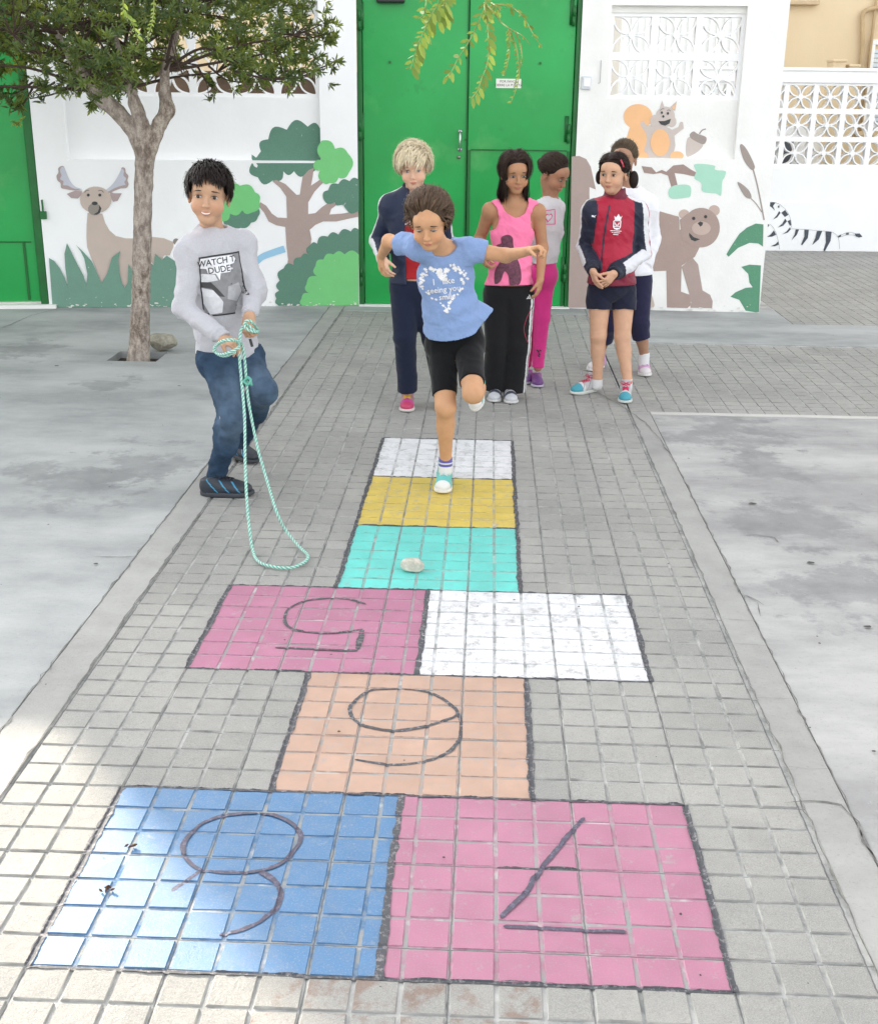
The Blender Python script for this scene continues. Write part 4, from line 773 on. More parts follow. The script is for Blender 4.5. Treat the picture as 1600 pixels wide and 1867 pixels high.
stone('stone', 752, 1040, 40, .055, S(228, 220, 204, .85), 'pale stone marker lying on the turquoise hopscotch square', 3, (1, .7), 0)
stone('rock', 297, 640, 50, .14, S(196, 190, 172, .8), 'rough grey rock leaning against the tree trunk', 8, (1, .75), 0)
M_lit = simple('dry_leaf', S(92, 62, 38, .8), .9, .3, 60, .3)
for k, (x, y, lab) in enumerate(((241, 1546, 'brown crumpled bit of litter on the blue square, nearer its upper edge'), (198, 1622, 'brown crumpled bit of litter on the blue square, left of the 8'))):
    p = G(x, y); rs = np.random.default_rng(k); b = MB()
    for j in range(7):
        q = p+np.r_[rs.normal(0, .005, 2), .004+abs(rs.normal(0, .003))]; d = nz(rs.normal(0, 1, 3)); b.tube([q-d*.005, q+d*.001, q+d*.006], [.001, .003, .001], 5)
    b.obj('litter', M_lit, None, label=lab, cat='litter', group='bits of litter on the blue square')
b = MB(); rs = np.random.default_rng(12)
for k in range(520):
    x, y = rs.uniform(-3.2, 3.0), rs.uniform(-.1, 7.6); s_ = .0008+.004*rs.random()**3; b.add([(x+s_*math.cos(a)*rs.uniform(.6, 1.6), y+s_*math.sin(a)*rs.uniform(.6, 1.6), .005+.001*rs.random()) for a in (0, 1.2, 2.4, 3.7, 5)], [(0, 1, 2, 3, 4)])
for (x, y, s_) in ((104, 668, .022), (327, 705, .014), (868, 1158+1, .0), (1371, 920, .022), (1477, 1028, .018), (1443, 566, .02), (1302, 684, .016), (905+50, 1245, .0), (1580, 1145, .02), (175, 1030, .012)):
    if s_: p = G(x, y); b.add([(p[0]+s_*math.cos(a)*rs.uniform(.5, 1.1), p[1]+s_*.7*math.sin(a)*rs.uniform(.4, 1), .006) for a in np.linspace(0, 6.28, 8)[:-1]], [tuple(range(7))])
b.obj('debris', simple('specks', (.06, .055, .05, 1), .95), None, kind='stuff', label='tiny dark specks and crumbs scattered over the yard', cat='debris')

# ================================================================== LIGHT
sdv = nz(V3(-.8, 1.0, .42)); el = math.asin(sdv[2])
sun = bpy.data.objects.new('sun', bpy.data.lights.new('sun', 'SUN')); COL.objects.link(sun); sun.data.energy = 2.8; sun.data.angle = math.radians(.4); sun.data.color = (1, .9, .76)
sun.rotation_euler = Vector(sdv).to_track_quat('Z', 'Y').to_euler()
wd = bpy.data.worlds.new('World'); scene.world = wd; wd.use_nodes = True; nt = wd.node_tree; sk = nt.nodes.new('ShaderNodeTexSky'); sk.sky_type = 'NISHITA'; sk.sun_disc = False; sk.sun_elevation = el; sk.sun_rotation = math.atan2(sdv[0], sdv[1]); sk.air_density = 1.0; sk.dust_density = 2.5; sk.ozone_density = .8
hs = nt.nodes.new('ShaderNodeHueSaturation'); hs.inputs['Saturation'].default_value = .16; nt.links.new(sk.outputs[0], hs.inputs['Color']); nt.links.new(hs.outputs[0], nt.nodes['Background'].inputs[0]); nt.nodes['Background'].inputs[1].default_value = .15
scene.view_settings.view_transform = 'Standard'; scene.view_settings.look = 'None'; scene.view_settings.gamma = 1; scene.view_settings.exposure = EXPO
scene.render.film_transparent = False
scene.cycles.use_denoising = True; scene.cycles.max_bounces = 8
# ================================================================== PEOPLE
def basis(f, u):
    f = nz(f); r = nz(np.cross(f, u)); u = np.cross(r, f); return np.stack([r, f, u], 1)      # columns: person's right, front, up
def head_frame(C, yaw, pitch, roll):
    f = V3(math.sin(yaw)*math.cos(pitch), -math.cos(yaw)*math.cos(pitch), -math.sin(pitch)); Mx = basis(f, V3(0, 0, 1)); r, f, u = Mx.T
    cr, sr = math.cos(roll), math.sin(roll); return np.stack([r*cr-u*sr, f, u*cr+r*sr], 1)
def add_head(sd, C, H, k=1.0):
    P = lambda x, y, z: C+H@(V3(x, y, z)*k); E = lambda p, r, kk=.012, op='u': sd.ell(P(*p), V3(*r)*k, H, kk, op=op)
    E((0, -.012, .032), (.070, .086, .076), .02); E((0, .018, -.028), (.056, .062, .072), .03); E((0, .045, -.082), (.027, .026, .020), .025)
    E((.034, .044, -.036), (.026, .028, .026), .02); E((-.034, .044, -.036), (.026, .028, .026), .02); E((0, .05, .035), (.05, .034, .032), .02)
    E((.030, .084, .004), (.016, .012, .010), .010, 's'); E((-.030, .084, .004), (.016, .012, .010), .010, 's')
    sd.cone(P(0, .080, .002), P(0, .093, -.026), .0065*k, .0085*k, .008); E((.009, .088, -.029), (.006, .007, .005), .005); E((-.009, .088, -.029), (.006, .007, .005), .005)
    E((0, .0795, -.0515), (.019, .009, .0042), .004); E((0, .0775, -.060), (.016, .009, .005), .004)
    for x in (-1, 1): E((x*.073, -.012, -.012), (.008, .017, .027), .006)
    return P
def finger_pose(sd, W_, d, n, side, curl=.4, L=1.0, spread=.12, thumb=.5, k=1.0):
    """W_ wrist, d hand direction, n palm normal (fingers curl towards it), side = direction of the thumb"""
    d = nz(d); n = nz(n-d*np.dot(n, d)); sv = nz(side-d*np.dot(side, d)-n*np.dot(side, n)); R = lambda v, ax, a: v*math.cos(a)+np.cross(ax, v)*math.sin(a)+ax*np.dot(ax, v)*(1-math.cos(a))
    ax = np.cross(d, n)
    pl = .066*L
    for i, (o, ln, r) in enumerate(((.0245, .056, .0072), (.0085, .063, .0074), (-.0075, .058, .0071), (-.0225, .046, .0064))):
        b0 = W_+sv*o*.55*L+d*.008; kn = W_+d*(pl-(0, 0, .003, .009)[i])+sv*o*L; sd.cone(b0, kn, .0125*L, .0095*L, .013)
        v = nz(d+sv*(o/.025)*spread); p = kn
        for j, (fr_, cr) in enumerate(((.44, .8), (.32, 1.1), (.24, .8))):
            v = R(v, ax, curl*cr); q = p+v*ln*fr_*L; sd.cone(p, q, r*L*(1, .94, .86)[j], r*L*(.94, .86, .76)[j], .0035); p = q
    b0 = W_+d*.012*L+sv*.016*L; v = nz(d*.75+sv*.75+n*thumb*.5); p = b0+v*.034*L; sd.cone(b0, p, .0125*L, .0095*L, .012); v = nz(v+d*.5+n*thumb*.7); q = p+v*.025*L; sd.cone(p, q, .0088*L, .008*L, .004); v = nz(v+d*.3+n*thumb*.6); sd.cone(q, q+v*.019*L, .008*L, .0068*L, .003)
def limbs(J, g=1.0):
    """(name, a, b, ra, rb) of the bare body"""
    out = []
    for s in 'ab':
        S_, E_, W_, H_, K_, A_ = (J[q+s] for q in ('sh', 'el', 'wr', 'hp', 'kn', 'an'))
        out += [('arm'+s, S_, E_, .040*g, .031*g), ('fore'+s, E_, W_, .032*g, .021*g), ('thigh'+s, H_, K_, .072*g, .048*g), ('shin'+s, K_, A_, .045*g, .029*g)]
    return out
def torso(sd, J, off=0, k=.04, g=1.0, parts='cbps', sz=(1, 1, 1)):
    N, Pv = J['nk'], J['pv']; up = nz(N-Pv); sdv_ = nz(J['sha']-J['shb']); fr = nz(np.cross(up, sdv_)); B = np.stack([nz(np.cross(fr, up)), fr, up], 1); L = np.linalg.norm(N-Pv)
    if 'c' in parts: sd.ell(Pv+(N-Pv)*.66, V3(.118*g+off, .080*g+off, .30*L+off), B, k)
    if 'b' in parts: sd.ell(Pv+(N-Pv)*.33, V3(.104*g*sz[1]+off, .076*g*sz[1]+off, .27*L+off), B, k)
    if 'p' in parts: sd.ell(Pv+up*.0, V3(.122*g+off, .088*g+off, .095*g+off), B, k)
    if 's' in parts:
        for q in ('sha', 'shb'):
            sd.cone(N-up*.050, J[q]-up*.012, .045*g+off, .040*g+off, k); sd.cone(N-up*.012, J[q]-up*.004, .030*g+off, .032*g+off, k)
    return B
def body(J, C, H, hk, g, hands, skin, root, head_off=None):
    sd = SD(); torso(sd, J, -.004, g=g)
    for nm, a, b_, ra, rb in limbs(J, g):
        sd.cone(a, b_, ra, rb, .02)
        if nm[:4] == 'shin':
            fr = J['kf'+nm[-1]] if 'kf'+nm[-1] in J else V3(0, -1, 0); sd.ell(a+(b_-a)*.30-fr*.014, V3(.040, .040, .085)*g, basis(fr, -(b_-a)), .025); sd.ell(a+fr*.012, V3(.036, .03, .036)*g, None, .02)
            sd.cone(b_, b_+V3(0, 0, -.02), .029*g, .03*g, .01)
    P = add_head(sd, C, H, hk); sd.cone(P(0, -.022, -.05), J['nk']+V3(0, 0, -.02), .044*g, .05*g, .03)
    for h in hands: finger_pose(sd, **h)
    lip = P(0, .082, -.0555); skn = np.array(skin)
    def colf(v):
        L = (v-C)@H/hk; cc = np.tile(skn, (len(v), 1)); m = np.clip(1-np.sqrt(((L[:, 0])/.021)**2+((L[:, 2]+.0555)/.0085)**2), 0, 1)*(L[:, 1] > .06); cc = cc*(1-.85*np.clip(m*3, 0, 1)[:, None])+np.array([.46, .16, .13])*.85*np.clip(m*3, 0, 1)[:, None]
        chk = np.exp(-(((np.abs(L[:, 0])-.036)/.018)**2+((L[:, 2]+.034)/.018)**2))*(L[:, 1] > .03)*.35; cc = cc*(1-chk[:, None])+skn*np.array([1.12, .78, .74])*chk[:, None]
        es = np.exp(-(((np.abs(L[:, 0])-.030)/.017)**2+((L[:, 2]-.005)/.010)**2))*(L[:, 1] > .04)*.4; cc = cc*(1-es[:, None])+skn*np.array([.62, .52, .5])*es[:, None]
        for q in 'ab':
            for kk in ('kn', 'el'):
                d = np.linalg.norm(v-J[kk+q], axis=1); e = np.exp(-(d/.04)**2)*.12; cc = cc*(1-e[:, None])+skn*np.array([.95, .68, .6])*e[:, None]
        return cc
    o, v, f = sd_obj('body', sd, .0042, M_skin, root, colf)
    return P
M_eyew = simple('eye_white', (.52, .50, .48, 1), .25, .02, 5, 0); M_iris = simple('iris_brown', (.035, .02, .012, 1), .15, .1, 5, 0); M_iris2 = simple('iris_blue', (.12, .2, .28, 1), .15, .1, 5, 0); M_teeth = simple('teeth', (.78, .76, .70, 1), .3, .02, 5, 0)
def eyes(root, C, H, k, hair, gaze=(0, 0), open_=1.0, blue=False, teeth=0, skin=(.5, .31, .2)):
    P = lambda x, y, z: C+H@(V3(x, y, z)*k)
    def sph(b, cc, r, m=0, nu=14, nv=9):
        V = []; F = []
        for i in range(nv+1):
            for j in range(nu): t = math.pi*i/nv; a = 2*math.pi*j/nu; V.append(P(cc[0]+r[0]*math.sin(t)*math.cos(a), cc[1]+r[1]*math.sin(t)*math.sin(a), cc[2]+r[2]*math.cos(t)))
        F = [(i*nu+j, i*nu+(j+1) % nu, (i+1)*nu+(j+1) % nu, (i+1)*nu+j) for i in range(nv) for j in range(nu)]; b.add(V, F, m)
    for x in (-1, 1):
        b = MB(); sph(b, (x*.030, .0735, .004), (.0125, .0075, .0062*open_), 0); ex = x*.030+gaze[0]*.004; ez = .004+gaze[1]*.002; sph(b, (ex, .0780, ez), (.0070, .0044, .0066*min(1, open_+.1)), 1); sph(b, (ex, .0814, ez), (.0030, .0014, .0030*min(1, open_+.2)), 2)
        e = b.obj('eye', [M_eyew, M_iris2 if blue else M_iris, M_dark], root, True)
        b = MB(); b.tube([P(x*.030+t*.0145, .0815-.0040*t*t-.002*abs(t), .0045+.0066*open_*(1-t*t)) for t in np.linspace(-1, 1, 9)], [.0004, .0009, .0012, .0013, .0013, .0013, .0012, .0009, .0004], 5); b.obj('eyelash', M_dark, e, True)
        b = MB(); b.tube([P(x*(.030+t*.0185), .0835-.0075*t*t-.004*max(t, 0), .0225+.0035*(1-t*t)-.002*t) for t in np.linspace(-1, 1, 9)], np.array([.0008, .0016, .002, .0022, .0021, .0019, .0016, .0011, .0005])*1.05, 5); b.obj('eyebrow', hair, root, True)
    if teeth:
        b = MB(); w = .0125*teeth
        b.tube([P(t*w, .0885-.004*t*t, -.0545-.0012+.0035*t*t) for t in np.linspace(-1, 1, 9)], [.0012, .0022, .0027, .0029, .003, .0029, .0027, .0022, .0012], 8); b.obj('teeth', M_teeth, root, True)
def strands(root, C, H, k, roots, col, name='hair', wid=.0022, base=None, seed=0, basecol=None, mat=None, hs=.006, basefn=None, colvar=.25, stick=.0, stickz=-.3):
    """hair: a close shell plus many fine tapering locks that flow over it; roots yields (start, dir, length, gravity, lift, curl)"""
    r = np.random.default_rng(seed); SC = V3(0, -.012, .032); SR = V3(.076, .093, .083)
    V = []; F = []; CC = []; n0 = 0
    if base is not None:
        sd = SD()
        for (p, rr, kk, op) in base: sd.ell(C+H@(V3(*p)*k), V3(*rr)*k, H, kk, op=op)
        if basefn: sd.fn(basefn)
        v, f = sd.mesh(hs); L = (v-C)@H/k; st = .78+.22*np.sin(L[:, 0]*420+8*np.sin(L[:, 2]*40))*np.sin(L[:, 1]*260+L[:, 2]*90); V.append(v); F += [tuple(q) for q in f]; CC.append(np.array(col)[None]*.8*st[:, None]); n0 = len(v)
    roots = [(q, 1.0) for q in roots]+[((p, V3(*nz(d))+r.normal(0, .25, 3), ln*r.uniform(1.0, 1.25), gr*.6, lift+r.uniform(.002, .012), cu*1.5+.05), .38) for (p, d, ln, gr, lift, cu) in roots if r.random() < .13]
    for (p, d, ln, gr, lift, cu), wk in roots:
        p = V3(*p); d = nz(d); n = max(4, int(ln/.012)); pts = [p]; ph = r.uniform(0, 6.28)
        for i in range(n):
            t = i/n; gl = H.T@V3(0, 0, -1); d = nz(d+gl*gr*min(1, i/5)+r.normal(0, .03, 3)+cu*V3(math.sin(ph+i*.9), math.cos(ph*1.3+i*1.1), math.sin(ph*.7+i))); p = p+d*ln/n
            q = (p-SC)/(SR+lift); m = np.linalg.norm(q)
            if m < 1: p = SC+q/m*(SR+lift); d = nz(p-pts[-1])
            elif stick and p[2] > stickz: p = SC+q*(1-stick*(1-1/m))*(SR+lift)
            pts.append(p.copy())
        pts = np.array(pts); n = len(pts); T = np.gradient(pts, axis=0); O = (pts-SC)/SR**2; O /= np.linalg.norm(O, axis=1)[:, None]; Sd = np.cross(T, O); Sd /= np.linalg.norm(Sd, axis=1)[:, None]+1e-9
        w = wid*wk*r.uniform(.5, 1.2)*np.r_[.7, np.linspace(1, .9, n-3) if n > 3 else [], .6, .08][:n]; w = np.resize(w, n)
        Wp = C+(pts@H.T)*k; Ws = (Sd@H.T)*k*w[:, None]; Wo = (O@H.T)*k*w[:, None]*.35
        V.append(np.stack([Wp-Ws, Wp+Wo, Wp+Ws], 1).reshape(-1, 3)); F += [q for i in range(n-1) for q in ((n0+i*3, n0+i*3+1, n0+i*3+4, n0+i*3+3), (n0+i*3+1, n0+i*3+2, n0+i*3+5, n0+i*3+4))]; n0 += 3*n
        c_ = np.array(col)*r.uniform(1-colvar, 1+colvar*1.3); CC.append(np.tile(c_, (3*n, 1)))
    o = np_mesh(name, np.vstack(V), F, mat or M_hair, root, True, col=np.vstack(CC)); return o
def scalp(n, rs, zmin=-.2, ymax=.6, f=None):
    out = []
    while len(out) < n:
        v = rs.normal(0, 1, 3); v /= np.linalg.norm(v)
        if v[2] < zmin or (v[1] > ymax): continue
        if f and not f(v): continue
        out.append((V3(0, -.012, .032)+v*V3(.073, .09, .080), v))
    return out
# ---- clothing pieces
LN_ = np.linalg.norm
def fold(A, sc, ph, ax=None, asym=None):
    """shallow cloth folds"""
    def f(P, d):
        near = np.abs(d) < .05; q = P[near]
        if asym is not None: q = q*np.array(asym)
        e = d.copy(); cr = np.sin(sc*(9*q[:, 2]+5*q[:, 0]*math.cos(ph)+4*q[:, 1])+2.5*wob(q, sc*.7, ph+2)); e[near] = d[near]+A*wob(q, sc, ph)+A*.35*wob(q[:, [1, 2, 0]], sc*2.3, ph+1)+A*.9*(np.sqrt(np.abs(cr))-.75); return e
    return f
def elbow_folds(Pt, A=.003, R=.07, fr=150):
    def f(P, d):
        r = LN_(P-Pt, axis=1); m = (r < R) & (np.abs(d) < .04); e = d.copy(); e[m] = d[m]+A*np.sin((P[m][:, 2]-P[m][:, 0]*.4)*fr)*(1-r[m]/R); return e
    return f
def shoe(root, heel, toe, up=V3(0, 0, 1), L=None, cols=None, high=False, name='shoe', lace=(.7, .7, .68), wscale=1.0, lab=None, tongue=True):
    """heel/toe: ends of the sole on the ground"""
    heel, toe = np.asarray(heel, float), np.asarray(toe, float); d = toe-heel; L = LN_(d); t = d/L; r = nz(np.cross(t, up)); u = np.cross(r, t); Mx = np.stack([r, t, u], 1); k = L/.215; ws = wscale
    P = lambda x, y, z: heel+Mx@(V3(x*ws, y, z)*k)
    E = lambda sd, p, rr, kk=.02, op='u': sd.ell(P(*p), V3(rr[0]*ws, rr[1], rr[2])*k, Mx, kk, op=op)
    sd = SD(); E(sd, (0, .158, .030), (.037, .050, .027)); E(sd, (0, .095, .036), (.034, .065, .040), .03); E(sd, (0, .035, .040), (.031, .038, .042), .03); sd.cone(P(0, .045, .055), P(0, .036, (.125 if high else .082)), .031*k, .031*k, .02); sd.cut(P(0, .04, (.118 if high else .078)), Mx@nz(V3(0, -.25, 1))); sd.cut(P(0, 0, .014), -u)
    cl = cols or dict(body=(.1, .1, .1), toe=None, heel=None, stripe=None)
    def colf(v):
        q = (v-heel)@Mx/k; cc = np.tile(np.array(cl['body']), (len(v), 1))
        if cl.get('mid') is not None: m = (q[:, 1] > .05) & (q[:, 1] < .13); cc[m] = cl['mid']
        if cl.get('toe') is not None: cc[q[:, 1] > cl.get('toe_at', .165)] = cl['toe']
        if cl.get('heel') is not None: cc[q[:, 1] < .045] = cl['heel']
        if cl.get('stripe') is not None: m = (np.abs(np.sin(q[:, 1]*70+q[:, 2]*55)) < .20) & (q[:, 1] > .03) & (q[:, 1] < .17) & (np.abs(q[:, 0]) > .02); cc[m] = cl['stripe']
        if cl.get('bar') is not None: m = (np.abs(q[:, 1]-.118) < .008) | (np.abs(q[:, 1]-.088) < .007); m &= q[:, 2] > .035; cc[m] = cl['bar']
        return cc
    up_, v, f = sd_obj(name, sd, .0035, M_shoe, root, colf, label=lab)
    b = MB(); out = []
    for i in range(28):
        a = 2*math.pi*i/28; y = .1075+.1085*math.sin(a); w = .033+.0095*np.clip((y-.06)/.1, 0, 1); x = w*math.cos(a)*(1+.18*abs(math.cos(a))*abs(math.sin(a))*2)
        out.append((x, y))
    V = []; lev = [(.93, .001), (1, .004), (1.03, .014), (1.0, .021)]
    for s_, z in lev: V += [P(x*s_, .1075+(y-.1075)*(1+(s_-1)*.6), z+(.006*max(0, (y-.15)/.07)**2 if z < .01 else .0)) for x, y in out]
    F = [(j*28+i, j*28+(i+1) % 28, (j+1)*28+(i+1) % 28, (j+1)*28+i) for j in range(3) for i in range(28)]; b.add(V, F); b.add([V[i] for i in range(28)], [tuple(range(28))[::-1]]); b.add([V[84+i] for i in range(28)], [tuple(range(28))])
    ms = simple('sole', tuple(cl.get('sole', (.62, .61, .58)))+(1,), .6, .12, 20, .2); b.obj('sole', ms, up_, True)
    if tongue:
        bv = BVHTree.FromPolygons([tuple(q) for q in v], [tuple(int(i) for i in q) for q in f]); b = MB()
        def hit(x, y):
            o_ = P(x, y, .2); h = bv.ray_cast(Vector(o_), Vector(-u)); return np.array(h[0])+u*.0022 if h[0] is not None else None
        ys = np.linspace(.075, .128, 5)
        for i, y in enumerate(ys):
            for sgn in ((1, -1) if cl.get('cross', True) else (1,)):
                pts = [hit(x, y+sgn*x*.35) for x in np.linspace(-.019, .019, 6)]; pts = [p for p in pts if p is not None]
                if len(pts) > 3: b.tube(pts, .0019*k, 5)
        top = hit(0, ys[0]-.004)
        if top is not None:
            for sg in (-1, 1):
                b.tube(catmull([top, top+r*sg*.018+u*.010, top+r*sg*.032+u*.002-t*.004, top+r*sg*.016-u*.004+t*.010, top], 5), .0017*k*1.2, 5); b.tube([top, top+r*sg*.014+t*.014+u*.004, top+r*sg*.024+t*.026-u*.004], .0016*k, 5)
        if b.n: b.obj('laces', simple('lace', tuple(lace)+(1,), .8), up_, True)
    return up_, P
def foot_on_ground(px, py, ang, L=.2):
    """toe tip at image point on the ground; ang: direction of the toes (0 = towards +X, -90 = towards the camera)"""
    toe = G(px, py); d = V3(math.cos(math.radians(ang)), math.sin(math.radians(ang)), 0); toe[2] = 0; return toe-d*L, toe
def decal(verts2, faces, O, R, U_, tgt, name, mat, parent, lift=.0018, sub=.012, dmax=.3, **kw):
    """project a flat print onto cloth along -(R x U)"""
    bm = bmesh.new(); vs = [bm.verts.new((p[0], p[1], 0)) for p in verts2]
    for f in faces:
        try: bm.faces.new([vs[i] for i in f])
        except ValueError: pass
    bmesh.ops.triangulate(bm, faces=bm.faces[:])
    for _ in range(6):
        e = [q for q in bm.edges if q.calc_length() > sub]
        if not e: break
        bmesh.ops.subdivide_edges(bm, edges=e, cuts=1); bmesh.ops.triangulate(bm, faces=[f for f in bm.faces if len(f.verts) > 3])
    n = nz(np.cross(R, U_)); bv = tgt; V = []; ok = []
    bm.verts.ensure_lookup_table()
    for q in bm.verts:
        o_ = O+R*q.co[0]+U_*q.co[1]+n*.15; h = bv.ray_cast(Vector(o_), Vector(-n), .5)
        if h[0] is None or abs((np.array(h[0])-O)@n) > dmax: V.append(o_); ok.append(False)
        else: V.append(np.array(h[0])+n*lift); ok.append(True)
    F = [tuple(v.index for v in f.verts) for f in bm.faces if all(ok[v.index] for v in f.verts)]
    F = [f for f in F if LN_(np.cross(V[f[1]]-V[f[0]], V[f[2]]-V[f[0]])) < .0006]
    bm.free()
    if F: return np_mesh(name, V, F, mat, parent, **kw)
def bvh(v, f): return BVHTree.FromPolygons([tuple(q) for q in v], [tuple(int(i) for i in q) for q in f])
def poly2(P): return list(P), [tuple(range(len(P)))]
def merge2(L):
    V = []; F = []
    for v, f in L: F += [tuple(i+len(V) for i in q) for q in f]; V += [tuple(p[:2]) for p in v]
    return V, F
def star(x, y, r, n=6, q=.45): return [(x+(r if i % 2 == 0 else r*q)*math.cos(math.pi*i/n), y+(r if i % 2 == 0 else r*q)*math.sin(math.pi*i/n)) for i in range(2*n)], [tuple(range(2*n))]
def disc(x, y, r, ry=None, n=14): return [(x+r*math.cos(2*math.pi*i/n), y+(ry or r)*math.sin(2*math.pi*i/n)) for i in range(n)], [tuple(range(n))]
def txt(t, size, x=0, y=0, bold=0, ang=0, sx=1):
    v, f = text_mesh(t, size, bold); ca, sa = math.cos(ang), math.sin(ang); return [(x+(p[0]*sx)*ca-p[1]*sa, y+p[0]*sx*sa+p[1]*ca) for p in v], f
def J_(**k): return {a: (W(*v) if len(v) == 3 else np.array(v)) for a, v in k.items()}
def root_at(J, label): 
    p = (J['ana']+J['anb'])/2; return empty('person', (p[0], p[1], 0), label, 'person')
def sleeve(sd, a, b_, ra, rb, k=.02, cap_at=None):
    """cone with a flat cut end at cap_at fraction"""
    d = nz(b_-a); e = a+(b_-a)*(cap_at or 1); sd.cone(a, b_, ra, rb, k, caps=((e, d),))
def stitch_band(P, d): return d

# ================================================================== 1  BOY WITH THE ROPE
J = J_(nk=(388, 427, 3.12), pv=(416, 640, 3.12), sha=(349, 456, 3.0), shb=(440, 446, 3.2), ela=(334, 560, 2.93), wra=(407, 618, 2.80), elb=(466, 530, 3.1), wrb=(455, 574, 2.92),
       hpa=(398, 655, 3.05), hpb=(443, 650, 3.15), kna=(424, 765, 2.88), knb=(482, 712, 2.98), ana=(396, 862, 3.02), anb=(440, 800, 3.36))
J['kfa'] = nz(V3(.8, -.6, 0)); J['kfb'] = nz(V3(.7, -.5, -.3))
rt = root_at(J, 'boy in grey printed sweatshirt and blue jeans holding a looped green rope')
C = W(381, 356, 3.06); H = head_frame(C, .10, .06, -.08); HK = 1.09; SK = (.56, .34, .22)
ha = dict(W_=J['wra'], d=nz(W(446, 632, 2.74)-J['wra']), n=V3(0, .3, -1), side=V3(.2, -1, .2), curl=.75, L=.95); hb = dict(W_=J['wrb'], d=nz(V3(-.05, -.35, -1)), n=V3(.5, .8, -.2), side=V3(-1, -.2, -.1), curl=.95, L=1.0, spread=.03, thumb=.8)
body(J, C, H, HK, 1.0, [ha, hb], SK, rt)
HC = (.022, .016, .014); eyes(rt, C, H, HK, simple('brow_dark', (.02, .014, .012, 1), .8), (.1, 0), .9, teeth=1.25)
rs = np.random.default_rng(1); R_ = []
for p, v in scalp(2300, rs, -.25, .80, lambda v: not (v[1] > .42 and v[2] < .45) and not (abs(v[0]) > .55 and v[1] > .15 and v[2] < -.05)):
    part = V3(.25, -.35, .9); d = v-part; d = d-v*np.dot(d, v); d = d+V3(-.1, .75 if v[2] > .1 else .05, -.55); R_.append((p, d, rs.uniform(.04, .075) if v[1] < .5 else rs.uniform(.05, .07), .10, rs.uniform(.004, .013), .06))
strands(rt, C, H, HK, R_, HC, base=[((0, -.020, .040), (.0785, .090, .080), .01, 'u'), ((0, .085, -.045), (.062, .075, .085), .012, 's'), ((0, .02, -.09), (.1, .075, .07), .012, 's')], seed=1, stick=.65, wid=.0026)
# sweatshirt
sd = SD(); torso(sd, J, .022, k=.05, sz=(1, 1.12, 1)); B = basis(np.cross(nz(J['nk']-J['pv']), nz(J['sha']-J['shb'])), nz(J['nk']-J['pv'])); upv = B[:, 2]
for q in 'ab':
    sd.cone(J['sh'+q], J['el'+q], .052, .045, .03); sleeve(sd, J['el'+q], J['wr'+q]+nz(J['wr'+q]-J['el'+q])*.0, .043, .036, .02, .9); sleeve(sd, J['el'+q]+(J['wr'+q]-J['el'+q])*.75, J['wr'+q], .030, .029, .008, 1.0)
sd.cone(J['pv'], J['pv']+upv*.12, .112, .11, .05)
hem = (W(366, 668, 3.05), W(470, 640, 3.15)); hv = nz(hem[1]-hem[0]); sd.cut((hem[0]+hem[1])/2, nz(np.cross(hv, V3(.2, -1, .0)))*(1 if np.cross(hv, V3(.2, -1, 0))[2] < 0 else -1))
sd.cone(J['nk']+upv*.010+B[:, 1]*.012, J['nk']+upv*.15+B[:, 1]*.03, .052, .075, .008, op='s')
sd.fn(fold(.007, 2.3, .7)); sd.fn(fold(.0022, 6, 1.7)); sd.fn(elbow_folds(J['ela'], .004)); sd.fn(elbow_folds(J['elb'], .004)); sd.fn(elbow_folds(J['shb'], .003, .09, 110))
GREY = np.array([.50, .495, .525])
o, v1, f1_ = sd_obj('sweatshirt', sd, .0045, M_melange, rt, GREY); tg = bvh(v1, f1_)
b = MB(); ring = [J['nk']+B[:, 0]*.051*math.cos(a)+B[:, 1]*(.050*math.sin(a)+.014)+upv*(.008-.016*math.sin(a)) for a in np.linspace(0, 2*math.pi, 25)]; b.tube(ring, .0075, 6); np_mesh('collar', np.vstack(b.v), b.f, M_melange, o, True, col=GREY*.97)
# print: comic panel with speech bubble; O is its centre on the chest
O = W(413, 522, 2.95); nrm = nz(V3(.38, -.92, .05)); Ud = nz(W(400, 470, 3.0)-W(413, 575, 3.0)); Rr = nz(np.cross(Ud, nrm)); Ud = nz(np.cross(nrm, Rr))
_h = tg.ray_cast(Vector(O+nrm*.15), Vector(-nrm), .5)[0]; O = np.array(_h); DM = .065
def pr(L, name, mat, lift=.002, **kw): return decal(*merge2(L), O, Rr, Ud, tg, name, mat, o, lift, dmax=DM, **kw)
pw, ph_ = .094, .125
Mk = lambda nme, g_: simple(nme, (g_, g_, g_*1.03, 1), .85, .08, 60, .2, 300)
pr([poly2([(-pw, -ph_), (pw, -ph_), (pw, ph_), (-pw, ph_)])], 'print_border', Mk('print_black', .03), .0022)
pr([poly2([(-pw+.005, -ph_+.006), (pw-.005, -ph_+.006), (pw-.005, ph_-.006), (-pw+.005, ph_-.006)])], 'print_panel', Mk('print_grey', .23), .0032)
pr([poly2([(-pw+.005, -.005), (-.04, -.02), (-.01, -.07), (-.02, -ph_+.012), (-.07, -ph_+.008), (-pw+.005, -.07)]), poly2([(-pw+.005, .055), (-.03, .045), (-.02, .02), (-pw+.005, .015)]), poly2([(-.06, .03), (-.03, .03), (-.03, .012)])][:2], 'print_shape', Mk('print_pale', .62), .0042)
pr([poly2([(-pw+.005, .02), (-.05, .015), (-.025, -.015), (.0, -.05), (-.025, -.045), (-.05, -.012), (-pw+.005, -.002)])], 'print_shape', Mk('print_dark', .06), .0046)
pr([poly2([(.02, -.01), (.07, .0), (.08, -.04), (.05, -.075), (.01, -.06)])], 'print_shape', Mk('print_mid', .38), .0042)
